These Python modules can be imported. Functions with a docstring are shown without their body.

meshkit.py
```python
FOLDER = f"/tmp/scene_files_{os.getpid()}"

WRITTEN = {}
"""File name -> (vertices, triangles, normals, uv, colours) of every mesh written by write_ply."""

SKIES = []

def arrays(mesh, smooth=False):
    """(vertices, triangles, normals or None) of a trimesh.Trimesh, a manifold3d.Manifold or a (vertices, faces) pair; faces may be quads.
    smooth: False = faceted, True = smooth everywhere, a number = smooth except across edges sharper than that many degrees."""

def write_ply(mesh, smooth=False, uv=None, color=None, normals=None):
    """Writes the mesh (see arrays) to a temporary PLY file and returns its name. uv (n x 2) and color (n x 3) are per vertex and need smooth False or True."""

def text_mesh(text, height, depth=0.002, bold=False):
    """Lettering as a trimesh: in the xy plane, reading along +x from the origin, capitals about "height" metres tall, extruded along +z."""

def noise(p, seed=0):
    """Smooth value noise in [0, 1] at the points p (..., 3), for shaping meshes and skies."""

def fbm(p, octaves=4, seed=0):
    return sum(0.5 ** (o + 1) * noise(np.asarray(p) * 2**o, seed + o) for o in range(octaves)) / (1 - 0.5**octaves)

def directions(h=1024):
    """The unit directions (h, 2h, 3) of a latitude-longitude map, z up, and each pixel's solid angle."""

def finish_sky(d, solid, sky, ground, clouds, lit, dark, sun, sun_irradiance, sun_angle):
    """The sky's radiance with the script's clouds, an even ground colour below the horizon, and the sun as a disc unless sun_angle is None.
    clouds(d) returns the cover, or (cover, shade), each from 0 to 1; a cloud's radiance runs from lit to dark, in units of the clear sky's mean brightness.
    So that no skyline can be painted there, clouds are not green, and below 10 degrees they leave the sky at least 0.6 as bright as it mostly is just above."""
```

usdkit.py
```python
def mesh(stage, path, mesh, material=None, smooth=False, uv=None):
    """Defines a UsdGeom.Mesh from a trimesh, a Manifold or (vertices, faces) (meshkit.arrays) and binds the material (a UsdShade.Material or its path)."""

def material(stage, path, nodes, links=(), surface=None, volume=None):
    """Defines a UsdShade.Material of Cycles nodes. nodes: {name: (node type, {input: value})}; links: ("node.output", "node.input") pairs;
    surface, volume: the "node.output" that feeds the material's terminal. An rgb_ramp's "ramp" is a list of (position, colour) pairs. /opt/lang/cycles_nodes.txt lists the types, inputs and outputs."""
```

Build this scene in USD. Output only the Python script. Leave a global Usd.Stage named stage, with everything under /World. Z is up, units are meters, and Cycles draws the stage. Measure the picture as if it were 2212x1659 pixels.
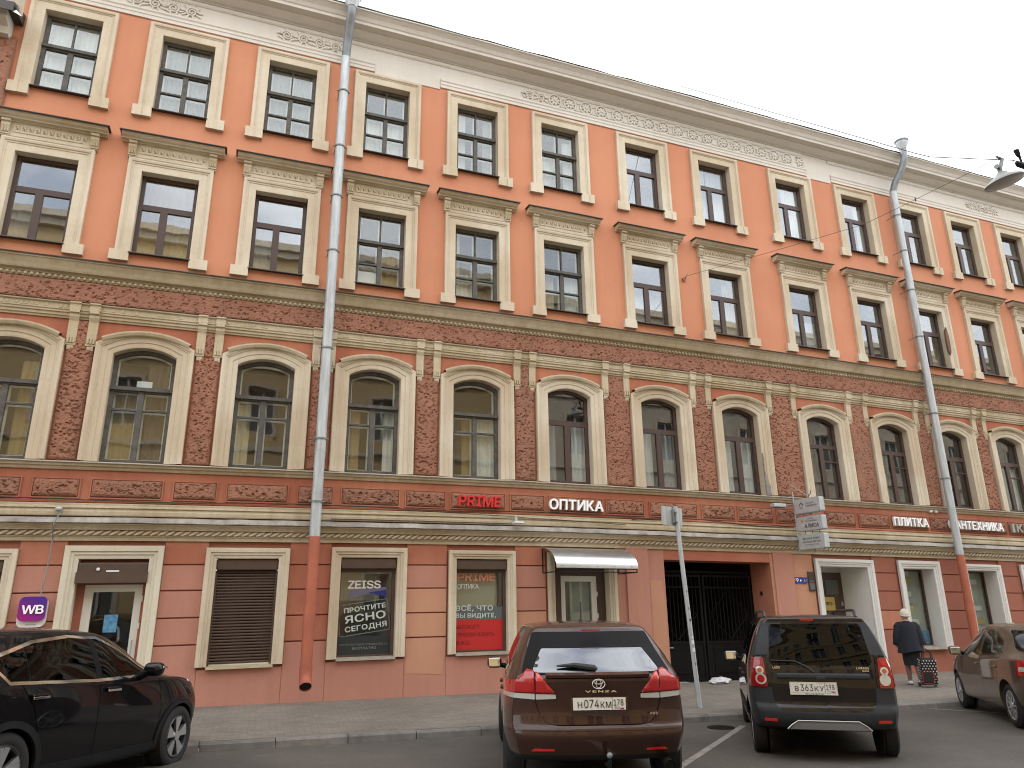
import math, random
import numpy as np, trimesh, manifold3d as m3
import shapely.geometry as sg, shapely.affinity as sa
from shapely.ops import unary_union
import usdkit, meshkit
from pxr import Usd, UsdGeom, UsdLux, UsdShade, Gf, Sdf

rnd = random.Random(7)
stage = Usd.Stage.CreateInMemory()
UsdGeom.SetStageUpAxis(stage, 'Z'); UsdGeom.SetStageMetersPerUnit(stage, 1.0)
UsdGeom.Xform.Define(stage, '/World')

# ------------------------------------------------------------------ camera, sky, sun, exposure
HC = 1.7475
EXPOSURE = 1.0
YAW, PITCH, ROLL = 0.364223564, 0.290798324, 0.0122161154
def _cam():
    cy, sy = math.cos(-YAW), math.sin(-YAW); Rz = np.array([[cy, -sy, 0], [sy, cy, 0], [0, 0, 1]])
    cp, sp = math.cos(PITCH), math.sin(PITCH); Rx = np.array([[1, 0, 0], [0, cp, -sp], [0, sp, cp]])
    cr, sr = math.cos(ROLL), math.sin(ROLL); Ry = np.array([[cr, 0, sr], [0, 1, 0], [-sr, 0, cr]])
    R = Rz @ Rx @ Ry
    right, fwd, up = R[:, 0], R[:, 1], R[:, 2]
    m = np.eye(4); m[0, :3], m[1, :3], m[2, :3], m[3, :3] = right, up, -fwd, (0, 0, HC)
    c = UsdGeom.Camera.Define(stage, '/World/Camera')
    c.AddTransformOp().Set(Gf.Matrix4d(*m.ravel().tolist()))
    c.CreateHorizontalApertureAttr(36.0); c.CreateVerticalApertureAttr(27.0)
    c.CreateFocalLengthAttr(36.0 * 1561.527 / 2212.0)
    c.CreateExposureAttr(EXPOSURE); c.CreateClippingRangeAttr((0.05, 5000.0))
_cam()
SUN_EL = math.radians(47); SUN_AZ = math.atan2(-0.55, 0.83)      # atan2(x, y) of the direction towards the sun
def _sky():
    usdkit.material(stage, '/World/Looks/sky', {
        'tc': ('texture_coordinate', {}),
        'map': ('mapping', {'scale': (1.0, 1.0, 2.2)}),
        'n1': ('noise_texture', {'scale': 3.1, 'detail': 7.0, 'roughness': 0.50}),
        'r1': ('rgb_ramp', {'ramp': [(0.31, (0.40, 0.40, 0.40)), (0.55, (1, 1, 1))]}),
        'sky': ('sky_texture', {'sky_type': 'single_scattering', 'sun_disc': False, 'sun_elevation': SUN_EL, 'sun_rotation': SUN_AZ, 'air_density': 1.0, 'aerosol_density': 1.2, 'ozone_density': 1.0}),
        'mix': ('mix_color', {'b': (5.6, 5.7, 5.9)}) if False else ('mix', {'mix_type': 'mix', 'color2': (10.2, 10.35, 10.6)}),
        'bg': ('background_shader', {'strength': 0.12})},
        [('tc.generated', 'map.vector'), ('map.vector', 'n1.vector'), ('n1.fac', 'r1.fac'), ('r1.color', 'mix.fac'), ('sky.color', 'mix.color1'), ('mix.color', 'bg.color')], surface='bg.background')
    d = UsdLux.DomeLight.Define(stage, '/World/sky')
    UsdShade.MaterialBindingAPI.Apply(d.GetPrim()).Bind(UsdShade.Material.Get(stage, '/World/Looks/sky'))
    d.GetPrim().SetCustomDataByKey('label', 'bright white overcast sky above the roofline'); d.GetPrim().SetCustomDataByKey('category', 'sky'); d.GetPrim().SetCustomDataByKey('kind', 'structure')
    s = UsdLux.DistantLight.Define(stage, '/World/sun')
    s.CreateIntensityAttr(0.3); s.CreateAngleAttr(14.0); s.CreateNormalizeAttr(True); s.CreateColorAttr(Gf.Vec3f(1.0, 0.95, 0.88))
    s.AddRotateZOp().Set(-math.degrees(SUN_AZ)); s.AddRotateXOp().Set(-(90 - math.degrees(SUN_EL)))
_sky()

# ------------------------------------------------------------------ prims
_used = {}
def numbered(path):
    n = _used.get(path, 0); _used[path] = n + 1
    return path if n == 0 else '%s_%03d' % (path, n)
def data(p, label=None, cat=None, group=None, kind=None):
    for k, v in (('label', label), ('category', cat), ('group', group), ('kind', kind)):
        if v: p.SetCustomDataByKey(k, v)
    return p
def thing(name, label=None, cat=None, group=None, kind=None, loc=(0, 0, 0), rotz=0.0, roty=0.0):
    x = UsdGeom.Xform.Define(stage, numbered('/World/' + name))
    x.AddTranslateOp().Set(Gf.Vec3d(*map(float, loc)))
    if rotz: x.AddRotateZOp().Set(float(rotz))
    if roty: x.AddRotateYOp().Set(float(roty))
    return data(x.GetPrim(), label, cat, group, kind)
def obj(name, mesh, mat, parent=None, smooth=False, label=None, cat=None, group=None, kind=None):
    if isinstance(mesh, MB): mesh = mesh.done()
    base = str(parent.GetPath()) if parent is not None else '/World'
    m = usdkit.mesh(stage, numbered(base + '/' + name), mesh, M[mat], smooth=smooth)
    return data(m.GetPrim(), label, cat, group, kind)

# ------------------------------------------------------------------ mesh building
class MB:
    def __init__(s): s.v, s.f, s.n = [], [], 0
    def add(s, v, f):
        v = np.asarray(v, float); f = np.asarray(f, int)
        if f.shape[1] == 4: f = np.vstack([f[:, [0, 1, 2]], f[:, [0, 2, 3]]])
        s.v.append(v); s.f.append(f + s.n); s.n += len(v); return s
    def mesh(s, m): return s.add(m.vertices, m.faces)
    def box(s, x0, x1, y0, y1, z0, z1):
        v = [(x, y, z) for x in (x0, x1) for y in (y0, y1) for z in (z0, z1)]
        return s.add(v, [(0, 1, 3, 2), (4, 6, 7, 5), (0, 4, 5, 1), (2, 3, 7, 6), (0, 2, 6, 4), (1, 5, 7, 3)])
    def tube(s, pts, r, n=8, caps=True):
        pts = np.asarray(pts, float); k = len(pts); r = np.broadcast_to(r, k)
        t = np.gradient(pts, axis=0); t /= np.maximum(np.linalg.norm(t, axis=1, keepdims=True), 1e-9)
        ref = np.array([0, 0, 1.0]) if abs(t[0, 2]) < 0.9 else np.array([1.0, 0, 0])
        V = []
        for i in range(k):
            u = np.cross(t[i], ref); u /= max(np.linalg.norm(u), 1e-9); w = np.cross(t[i], u); ref = np.cross(u, t[i])
            a = np.arange(n) * 2 * np.pi / n
            V.append(pts[i] + r[i] * (np.cos(a)[:, None] * u + np.sin(a)[:, None] * w))
        F = [(i * n + j, i * n + (j + 1) % n, (i + 1) * n + (j + 1) % n, (i + 1) * n + j) for i in range(k - 1) for j in range(n)]
        V = np.vstack(V); s.add(V, F)
        if caps:
            for i in (0, k - 1):
                s.add(np.vstack([V[i * n:(i + 1) * n], pts[i]]), [(j, (j + 1) % n, n) for j in range(n)])
        return s
    def grid(s, P, flip=False):
        a, b = P.shape[:2]
        F = [(i * b + j, (i + 1) * b + j, (i + 1) * b + j + 1, i * b + j + 1) for i in range(a - 1) for j in range(b - 1)]
        if flip: F = [q[::-1] for q in F]
        return s.add(P.reshape(-1, 3), F)
    def done(s): return trimesh.Trimesh(np.vstack(s.v), np.vstack(s.f), process=False)
def tube(pts, r, n=8): return MB().tube(pts, r, n).done()
def man(m):
    m = trimesh.Trimesh(m.vertices, m.faces, process=True)
    return m3.Manifold(m3.Mesh(np.asarray(m.vertices, np.float32), np.asarray(m.faces, np.uint32)))
def tri(m):
    q = m.to_mesh(); return trimesh.Trimesh(np.array(q.vert_properties[:, :3], float), np.array(q.tri_verts), process=False)
def rbox(x0, x1, y0, y1, z0, z1, r, n=12):
    return tri(m3.Manifold.batch_hull([m3.Manifold.sphere(r, n).translate((x, y, z)) for x in (x0 + r, x1 - r) for y in (y0 + r, y1 - r) for z in (z0 + r, z1 - r)]))

# ------------------------------------------------------------------ materials
M = {}
def rgb(h, s=1.0):                     # sRGB 0-255 triple to linear
    return tuple(s * ((c / 255 / 12.92) if c <= 10 else ((c / 255 + 0.055) / 1.055) ** 2.4) for c in h)
def paint(name, col, rough=0.6, metal=0.0, coat=0.0, spec=0.5, noise=0.0, scale=6.0, bump=0.0, bscale=60.0, col2=None, emit=None, estr=0.0, coat_rough=0.03, stretch=(1, 1, 1)):
    nodes = {'p': ('principled_bsdf', {'base_color': col, 'roughness': rough, 'metallic': metal, 'coat_weight': coat, 'coat_roughness': coat_rough, 'specular_ior_level': spec})}
    links = []
    if emit: nodes['p'][1].update(emission_color=emit, emission_strength=estr)
    if noise or bump: nodes['g'] = ('geometry', {})
    if noise:
        c2 = col2 or tuple(c * (1 - noise) for c in col)
        nodes['mp'] = ('mapping', {'scale': stretch}); nodes['n'] = ('noise_texture', {'scale': scale, 'detail': 6.0, 'roughness': 0.62})
        nodes['r'] = ('rgb_ramp', {'ramp': [(0.3, c2), (0.66, col)]})
        links += [('g.position', 'mp.vector'), ('mp.vector', 'n.vector'), ('n.fac', 'r.fac'), ('r.color', 'p.base_color')]
    if bump:
        nodes['bn'] = ('noise_texture', {'scale': bscale, 'detail': 5.0, 'roughness': 0.6}); nodes['b'] = ('bump', {'strength': bump, 'distance': 0.02})
        links += [('g.position', 'bn.vector'), ('bn.fac', 'b.height'), ('b.normal', 'p.normal')]
    M[name] = usdkit.material(stage, '/World/Looks/' + name, nodes, links, surface='p.BSDF')
def stucco(name, col, dirt, patch=None, streak=0.35, bump=0.25, bscale=45.0, pscale=0.45, dirt_amt=0.55):
    """Painted plaster: broad repaint patches, vertical rain streaks and fine grain."""
    patch = patch or tuple(c * 0.9 for c in col)
    nodes = {'g': ('geometry', {}), 'm1': ('mapping', {'scale': (1, 1, 1)}), 'n1': ('noise_texture', {'scale': pscale, 'detail': 4.0, 'roughness': 0.55}), 'r1': ('rgb_ramp', {'ramp': [(0.42, patch), (0.6, col)]}),
             'm2': ('mapping', {'scale': (5.0, 5.0, 0.55)}), 'n2': ('noise_texture', {'scale': 1.0, 'detail': 6.0, 'roughness': 0.7}), 'r2': ('rgb_ramp', {'ramp': [(0.45, (0, 0, 0)), (0.78, (streak, streak, streak))]}),
             'n3': ('noise_texture', {'scale': 14.0, 'detail': 5.0, 'roughness': 0.65}), 'r3': ('rgb_ramp', {'ramp': [(0.52, (0, 0, 0)), (0.8, (dirt_amt * 0.5,) * 3)]}),
             'x1': ('mix', {'mix_type': 'mix', 'color2': dirt}), 'x2': ('mix', {'mix_type': 'mix', 'color2': dirt}),
             'bn': ('noise_texture', {'scale': bscale, 'detail': 6.0, 'roughness': 0.65}), 'b': ('bump', {'strength': bump, 'distance': 0.012}),
             'p': ('principled_bsdf', {'roughness': 0.88, 'specular_ior_level': 0.25})}
    links = [('g.position', 'm1.vector'), ('m1.vector', 'n1.vector'), ('n1.fac', 'r1.fac'), ('g.position', 'm2.vector'), ('m2.vector', 'n2.vector'), ('n2.fac', 'r2.fac'), ('g.position', 'n3.vector'), ('n3.fac', 'r3.fac'),
             ('r1.color', 'x1.color1'), ('r2.color', 'x1.fac'), ('x1.color', 'x2.color1'), ('r3.color', 'x2.fac'), ('x2.color', 'p.base_color'), ('g.position', 'bn.vector'), ('bn.fac', 'b.height'), ('b.normal', 'p.normal')]
    M[name] = usdkit.material(stage, '/World/Looks/' + name, nodes, links, surface='p.BSDF')
def glass(name, tint=(0.92, 0.95, 0.94), r0=0.06, wav=0.0, rough=0.01, wscale=2.2):
    """A pane: clear, with a mirror share r0 that rises towards grazing angles alike from both sides."""
    nodes = {'t': ('transparent_bsdf', {'color': tint}), 'gl': ('glossy_bsdf', {'color': (0.95, 0.97, 1.0), 'roughness': rough}), 'f': ('layer_weight', {'blend': 0.5}), 'pw': ('math', {'math_type': 'power', 'value2': 5.0}), 'ma': ('math', {'math_type': 'multiply_add', 'value2': 1.0 - r0, 'value3': r0}), 'x': ('mix_closure', {})}
    links = [('t.BSDF', 'x.closure1'), ('gl.BSDF', 'x.closure2'), ('f.facing', 'pw.value1'), ('pw.value', 'ma.value1'), ('ma.value', 'x.fac')]
    if wav:
        nodes['g'] = ('geometry', {}); nodes['n'] = ('noise_texture', {'scale': wscale, 'detail': 1.0}); nodes['b'] = ('bump', {'strength': wav, 'distance': 0.01})
        links += [('g.position', 'n.vector'), ('n.fac', 'b.height'), ('b.normal', 'gl.normal')]
    M[name] = usdkit.material(stage, '/World/Looks/' + name, nodes, links, surface='x.closure')

CREAM, CREAMD = (0.62, 0.55, 0.43), (0.32, 0.26, 0.18)
stucco('orange', (0.565, 0.250, 0.145), (0.45, 0.19, 0.112), patch=(0.525, 0.224, 0.128), streak=0.3, bump=0.12)
stucco('brick_orange', (0.445, 0.178, 0.105), (0.25, 0.10, 0.065), patch=(0.37, 0.128, 0.076), streak=0.5, bump=0.2)
stucco('rough_red', (0.34, 0.165, 0.108), (0.20, 0.11, 0.078), patch=(0.30, 0.142, 0.094), streak=0.4, bump=0.9, bscale=26.0, pscale=1.2, dirt_amt=1.1)
stucco('rough_dark', (0.29, 0.145, 0.10), (0.17, 0.095, 0.07), patch=(0.33, 0.158, 0.102), streak=0.45, bump=0.9, bscale=26.0, pscale=1.4, dirt_amt=1.2)
stucco('cream', CREAM, CREAMD, patch=(0.52, 0.43, 0.31), streak=0.30, bump=0.1)
stucco('cream_pale', (0.645, 0.605, 0.545), (0.46, 0.42, 0.37), patch=(0.61, 0.57, 0.51), streak=0.25, bump=0.1)  # paler and greyer than cream: a haze veil worked into the colour
stucco('cream_dirty', (0.54, 0.465, 0.34), (0.28, 0.225, 0.145), patch=(0.46, 0.38, 0.25), streak=0.55, bump=0.25, pscale=0.9, dirt_amt=1.0)
stucco('cream_white', (0.62, 0.57, 0.45), (0.42, 0.37, 0.27), streak=0.2, bump=0.06)
stucco('white_paint', (0.68, 0.67, 0.64), (0.5, 0.48, 0.44), patch=(0.64, 0.63, 0.6), streak=0.2, bump=0.06)
stucco('wall_pink', (0.465, 0.222, 0.165), (0.30, 0.135, 0.10), patch=(0.43, 0.20, 0.147), streak=0.3, bump=0.12)
stucco('wall_red', (0.455, 0.19, 0.12), (0.28, 0.108, 0.07), patch=(0.38, 0.135, 0.082), streak=0.35, bump=0.12)
stucco('wall_light', (0.50, 0.26, 0.165), (0.39, 0.19, 0.12), patch=(0.46, 0.235, 0.148), streak=0.2, bump=0.1)
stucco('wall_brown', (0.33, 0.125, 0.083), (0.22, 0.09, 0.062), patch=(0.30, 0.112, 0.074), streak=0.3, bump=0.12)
stucco('yellow_house', (0.60, 0.44, 0.23), (0.46, 0.33, 0.18), streak=0.2)
stucco('beige_house', (0.55, 0.48, 0.37), (0.42, 0.36, 0.28), streak=0.2)
stucco('ledge_grey', (0.42, 0.39, 0.35), (0.16, 0.15, 0.14), patch=(0.30, 0.27, 0.24), streak=0.9, bump=0.2, pscale=1.6, dirt_amt=1.2)
paint('frame_old', (0.115, 0.107, 0.095), 0.7, noise=0.5, scale=9.0, bump=0.3)
paint('frame_brown', (0.062, 0.036, 0.030), 0.45)
paint('frame_white', (0.62, 0.60, 0.54), 0.5, noise=0.15)
paint('pvc_white', (0.68, 0.67, 0.62), 0.4)
paint('flashing', (0.06, 0.055, 0.05), 0.5, metal=0.3, noise=0.3)
paint('sill_pale', (0.42, 0.37, 0.30), 0.6, noise=0.3)
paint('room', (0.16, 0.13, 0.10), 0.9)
paint('room_light', (0.66, 0.64, 0.58), 0.9)
paint('curtain_white', (0.66, 0.66, 0.64), 0.9); paint('curtain_cream', (0.50, 0.42, 0.28), 0.9); paint('curtain_ochre', (0.34, 0.235, 0.10), 0.9); paint('curtain_grey', (0.32, 0.32, 0.31), 0.9); paint('curtain_brown', (0.13, 0.09, 0.06), 0.9)
paint('net', (0.16, 0.165, 0.165), 0.9)
paint('paper', (0.72, 0.72, 0.74), 0.8)
paint('galv', (0.52, 0.55, 0.56), 0.5, metal=0.35, noise=0.35, scale=3.0, stretch=(6, 6, 0.6))
paint('galv_dark', (0.25, 0.27, 0.28), 0.5, metal=0.55, noise=0.3)
paint('pipe_red', (0.43, 0.125, 0.068), 0.6, noise=0.25, scale=2.0)
paint('dark_inside', (0.01, 0.01, 0.01), 0.9)
paint('shutter_brown', (0.075, 0.046, 0.032), 0.45, noise=0.2)
paint('steel_bright', (0.72, 0.75, 0.78), 0.28, metal=1.0, noise=0.12, scale=5.0)
paint('iron', (0.008, 0.008, 0.0085), 0.6, noise=0.3, spec=0.2)
paint('black_plastic', (0.02, 0.02, 0.021), 0.45)
paint('cable', (0.03, 0.028, 0.026), 0.6)
paint('concrete', (0.27, 0.255, 0.235), 0.85, noise=0.35, scale=7.0, bump=0.35, bscale=50)
paint('roof_green', (0.20, 0.25, 0.235), 0.5, metal=0.2, noise=0.3)
glass('glass_old', (0.92, 0.95, 0.94), .065, 0.16, 0.02); glass('glass_new', (0.9, 0.93, 0.93), .085, 0.06, 0.008); glass('glass_old_bright', (0.92, 0.95, 0.94), .10, 0.14, 0.02); glass('glass_new_bright', (0.9, 0.93, 0.93), .18, 0.06, 0.008); glass('glass_shop', (0.88, 0.9, 0.88), .05, 0.05, 0.006)  # bright copies for the upper floors: mirror share raised to lift the reflected sky

# ------------------------------------------------------------------ facade frame: (x along, d out of the wall, z up) in survey units, then to the world
K = 0.9375
_SX = [-9, -6, -4.5, -2, 0.5, 3, 7, 10, 14.7, 19.4, 22, 26, 40]; _SZ = [.12, .09, .065, .03, .01, 0, 0.005, .04, .12, .205, .26, .35, .6]
def fw(v):
    v = np.asarray(v, float); x, d, z = v[:, 0], v[:, 1], v[:, 2]
    zz = z - np.interp(x, _SX, _SZ) * (1 - 0.6 * z / 16)
    return np.stack([K * x, 15.0 - K * d, K * zz], 1)
def fac(mb):
    m = mb.done() if isinstance(mb, MB) else mb
    return trimesh.Trimesh(fw(m.vertices), np.asarray(m.faces)[:, ::-1], process=False)
def fobj(name, mb, mat, parent=None, **k): return obj(name, fac(mb), mat, parent, **k)
def stations(x0, x1, step=0.7): return np.linspace(x0, x1, max(2, int(math.ceil((x1 - x0) / step)) + 1))
def cornice(x0, x1, prof, step=0.7, jag=0.0, ends=True):
    """Sweep of the (d, z) outline along x."""
    xs = stations(x0, x1, step); prof = np.asarray(prof, float); r = np.random.default_rng(3)
    P = np.zeros((len(xs), len(prof), 3))
    P[:, :, 0] = xs[:, None]; P[:, :, 1] = prof[None, :, 0]; P[:, :, 2] = prof[None, :, 1]
    if jag: P[:, :, 2] += (r.random((len(xs), 1)) - 0.5) * jag; P[:, :, 1] += (r.random((len(xs), 1)) - 0.5) * jag * 0.6
    mb = MB().grid(P)
    if ends:
        poly = sg.Polygon(prof)
        if poly.is_valid and poly.area > 1e-6:
            v, f = trimesh.creation.triangulate_polygon(poly, engine='earcut')
            for x in (x0, x1): mb.add(np.c_[np.full(len(v), x), v], f)
    return mb
def sheet(poly, d=0.0):
    v, f = trimesh.creation.triangulate_polygon(poly, engine='earcut')
    return MB().add(np.c_[v[:, 0], np.full(len(v), d), v[:, 1]], f)
def slab(poly, d0, d1):
    """A plate of outline poly (x, z) from d0 out to d1."""
    m = trimesh.creation.extrude_polygon(poly, d1 - d0, engine='earcut')
    v = m.vertices; return MB().add(np.c_[v[:, 0], d0 + v[:, 2], v[:, 1]], m.faces[:, ::-1])
def sweep(path, prof):
    """Profile of (t outward, d) carried along an open (x, z) path with mitred corners; t grows to the left of the path's direction."""
    p = np.asarray(path, float); n = len(p); seg = p[1:] - p[:-1]; seg /= np.linalg.norm(seg, axis=1, keepdims=True)
    nor = np.stack([-seg[:, 1], seg[:, 0]], 1); N = np.zeros((n, 2)); N[0], N[-1] = nor[0], nor[-1]
    for i in range(1, n - 1):
        b = nor[i - 1] + nor[i]; b /= np.linalg.norm(b); N[i] = b / max(0.3, b @ nor[i])
    prof = np.asarray(prof, float)
    P = np.zeros((n, len(prof), 3))
    for i in range(n):
        q = p[i] + prof[:, 0:1] * N[i]
        P[i, :, 0], P[i, :, 1], P[i, :, 2] = q[:, 0], prof[:, 1], q[:, 1]
    mb = MB().grid(P)
    return mb
def rect_path(xl, xr, zb, zt): return [(xl, zb), (xl, zt), (xr, zt), (xr, zb)]        # left up, across, right down: outward is to the left
def arc_path(xl, xr, zb, zs, zc, n=14):
    w = (xr - xl) / 2; h = zc - zs; R = (w * w + h * h) / (2 * h); cx, cz = (xl + xr) / 2, zc - R; a = math.asin(w / R)
    return [(xl, zb)] + [(cx + R * math.sin(t), cz + R * math.cos(t)) for t in np.linspace(-a, a, n)] + [(xr, zb)]
def rough(x0, x1, z0, z1, d, amp, res, seed, border=0.05, cell=27.0):
    """Pitted, torn plaster: a high rough face with gouges and ridges cut into it."""
    res *= .72; nx, nz = max(3, int((x1 - x0) / res)), max(3, int((z1 - z0) / res))
    X, Z = np.meshgrid(np.linspace(x0, x1, nx + 1), np.linspace(z0, z1, nz + 1), indexing='ij')
    pts = np.stack([X * cell * .75 + Z * 3.0, Z * cell, np.full_like(X, seed * 3.7)], -1)
    n = meshkit.noise(pts, seed); n2 = meshkit.noise(pts * 2.1 + 11, seed + 5); n3 = meshkit.noise(pts * .31 + 3, seed + 9)
    pit = np.clip((.44 - (.65 * n + .35 * n2)) * 5.0, 0, 1); ridge = 1 - np.abs(2 * n2 - 1)
    h = .62 - .62 * pit + .28 * ridge + .22 * n3
    e = np.minimum(np.minimum(X - x0, x1 - X), np.minimum(Z - z0, z1 - Z)); h = h * np.clip(e / border, 0, 1) ** .5
    return MB().grid(np.stack([X, d + amp * h, Z], -1))
# ------------------------------------------------------------------ the apartment building
XW0, XW1 = -6.2, 34.8
COLS = [-4.45, -2.05, 0.35, 2.73, 5.19, 7.64, 10.31, 12.85, 15.76, 18.45, 20.95, 23.45, 25.95, 28.4, 30.85, 33.3]
bld = thing('apartment_building', 'long four storey orange and cream stucco apartment building with shops along the street', 'building')
F4 = dict(z0=12.73, z1=14.78, w=0.574); F3 = dict(z0=9.12, z1=11.11, w=0.5875); F2 = dict(z0=4.60, zs=6.84, zc=7.01, w=0.594)
def rect(x0, x1, z0, z1): return sg.box(x0, z0, x1, z1)
def arch_poly(xl, xr, zb, zs, zc): return sg.Polygon(arc_path(xl, xr, zb, zs, zc))
# walls, with their openings cut
def strips(z0, z1, hole, d=0.0):
    """A wall cut into one strip per bay, each with its own openings."""
    mb = MB(); cuts = [XW0] + [(a + b) / 2 for a, b in zip(COLS[:-1], COLS[1:])] + [XW1]
    for c, a, b in zip(COLS, cuts[:-1], cuts[1:]):
        for q in hole(c, rect(a, b, z0, z1)):
            s = sheet(q, d); mb.add(s.v[0], s.f[0])
    return mb
def cut4(c, p): z = F4['z0'] - .8; return [p.intersection(rect(-99, 99, 0, z)).difference(rect(c - F3['w'], c + F3['w'], F3['z0'], F3['z1'])), p.intersection(rect(-99, 99, z, 99)).difference(rect(c - F4['w'], c + F4['w'], F4['z0'], F4['z1']))]
fobj('upper_wall', strips(8.45, 15.25, cut4), 'orange', bld)
fobj('frieze_wall', cornice(XW0, XW1, [(0.012, 15.25), (0.012, 16.2)], 2.0, ends=False), 'cream_pale', bld)
fobj('middle_wall', strips(3.5, 8.45, lambda c, p: [p.difference(arch_poly(c - F2['w'], c + F2['w'], F2['z0'], F2['zs'], F2['zc']))]), 'brick_orange', bld)
GW = [  # ground floor: opening x0, x1, z0, z1, surround outer x0, x1, what, paint
    (-5.02, -3.88, 0.75, 2.73, -5.22, -3.68, 'shop', 'cream'), (-2.69, -1.49, 0.02, 2.74, -2.91, -1.24, 'door_white', 'cream_white'), (-0.27, 0.92, 0.72, 2.75, -0.44, 1.13, 'shutter', 'cream'),
    (2.18, 3.38, 0.76, 2.78, 1.97, 3.59, 'shop_a', 'cream'), (4.72, 5.93, 0.77, 2.77, 4.50, 6.12, 'shop_b', 'cream'), (7.11, 8.53, 0.05, 2.75, 6.88, 8.72, 'door_awning', 'cream'),
    (10.09, 13.34, -0.6, 2.83, 0, 0, 'gate', ''), (15.0, 16.66, 0.05, 2.77, 14.74, 16.86, 'door_deep', 'white_paint'), (18.0, 19.16, 0.66, 2.77, 17.72, 19.38, 'tile_a', 'white_paint'),
    (20.53, 21.72, 0.66, 2.77, 20.26, 21.90, 'tile_b', 'white_paint'), (22.98, 24.15, 0.66, 2.77, 22.68, 24.36, 'tile_c', 'white_paint')] + [(x, x + 1.17, 0.66, 2.77, x - .3, x + 1.38, 'tile_d', 'white_paint') for x in (25.4, 27.85, 30.3, 32.7)]
gr = MB(); gx = [XW0] + [(p[1] + q[0]) / 2 for p, q in zip(GW[:-1], GW[1:])] + [XW1]
for g, a, b in zip(GW, gx[:-1], gx[1:]):
    s = sheet(rect(a, b, -0.7, 3.5).difference(rect(g[0], g[1], g[2], g[3])), -0.035); gr.add(s.v[0], s.f[0])
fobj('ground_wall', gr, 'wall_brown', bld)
# rendered courses between the openings: every block its own piece, with open joints between
JO = [-0.7, 1.13, 1.63, 2.14, 2.63, 3.12]
edges = [(XW0, -5.22)] + [(a[5] if a[5] else a[1], b[4] if b[4] else b[0]) for a, b in zip(GW[:-1], GW[1:])] + [(34.08, XW1)]
def block(x0, x1, z0, z1, d=0.0):
    c = 0.008
    return MB().box(x0 + 0.001, x1 - 0.001, -0.034, d - c, z0, z1).add([(x0 + .001, d - c, z0), (x1 - .001, d - c, z0), (x1 - .001, d - c, z1), (x0 + .001, d - c, z1), (x0 + .001 + c, d, z0 + c), (x1 - .001 - c, d, z0 + c), (x1 - .001 - c, d, z1 - c), (x0 + .001 + c, d, z1 - c)],
        [(0, 1, 5, 4), (1, 2, 6, 5), (2, 3, 7, 6), (3, 0, 4, 7), (4, 5, 6, 7)])
PM = {0: ['wall_red', 'wall_pink', 'wall_pink', 'wall_red', 'wall_red'], 1: ['wall_pink', 'wall_pink', 'wall_pink', 'wall_pink', 'wall_red'], 2: ['wall_pink', 'wall_pink', 'wall_pink', 'wall_pink', 'wall_red'], 3: ['wall_pink', 'wall_red', 'wall_red', 'wall_red', 'wall_red'],
      4: ['wall_pink', 'wall_light', 'wall_light', 'wall_pink', 'wall_red'], 5: ['wall_light', 'wall_light', 'wall_pink', 'wall_pink', 'wall_red'], 6: ['wall_pink'] * 5, 8: ['wall_brown', 'wall_red', 'wall_brown', 'wall_brown', 'wall_brown']}
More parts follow.
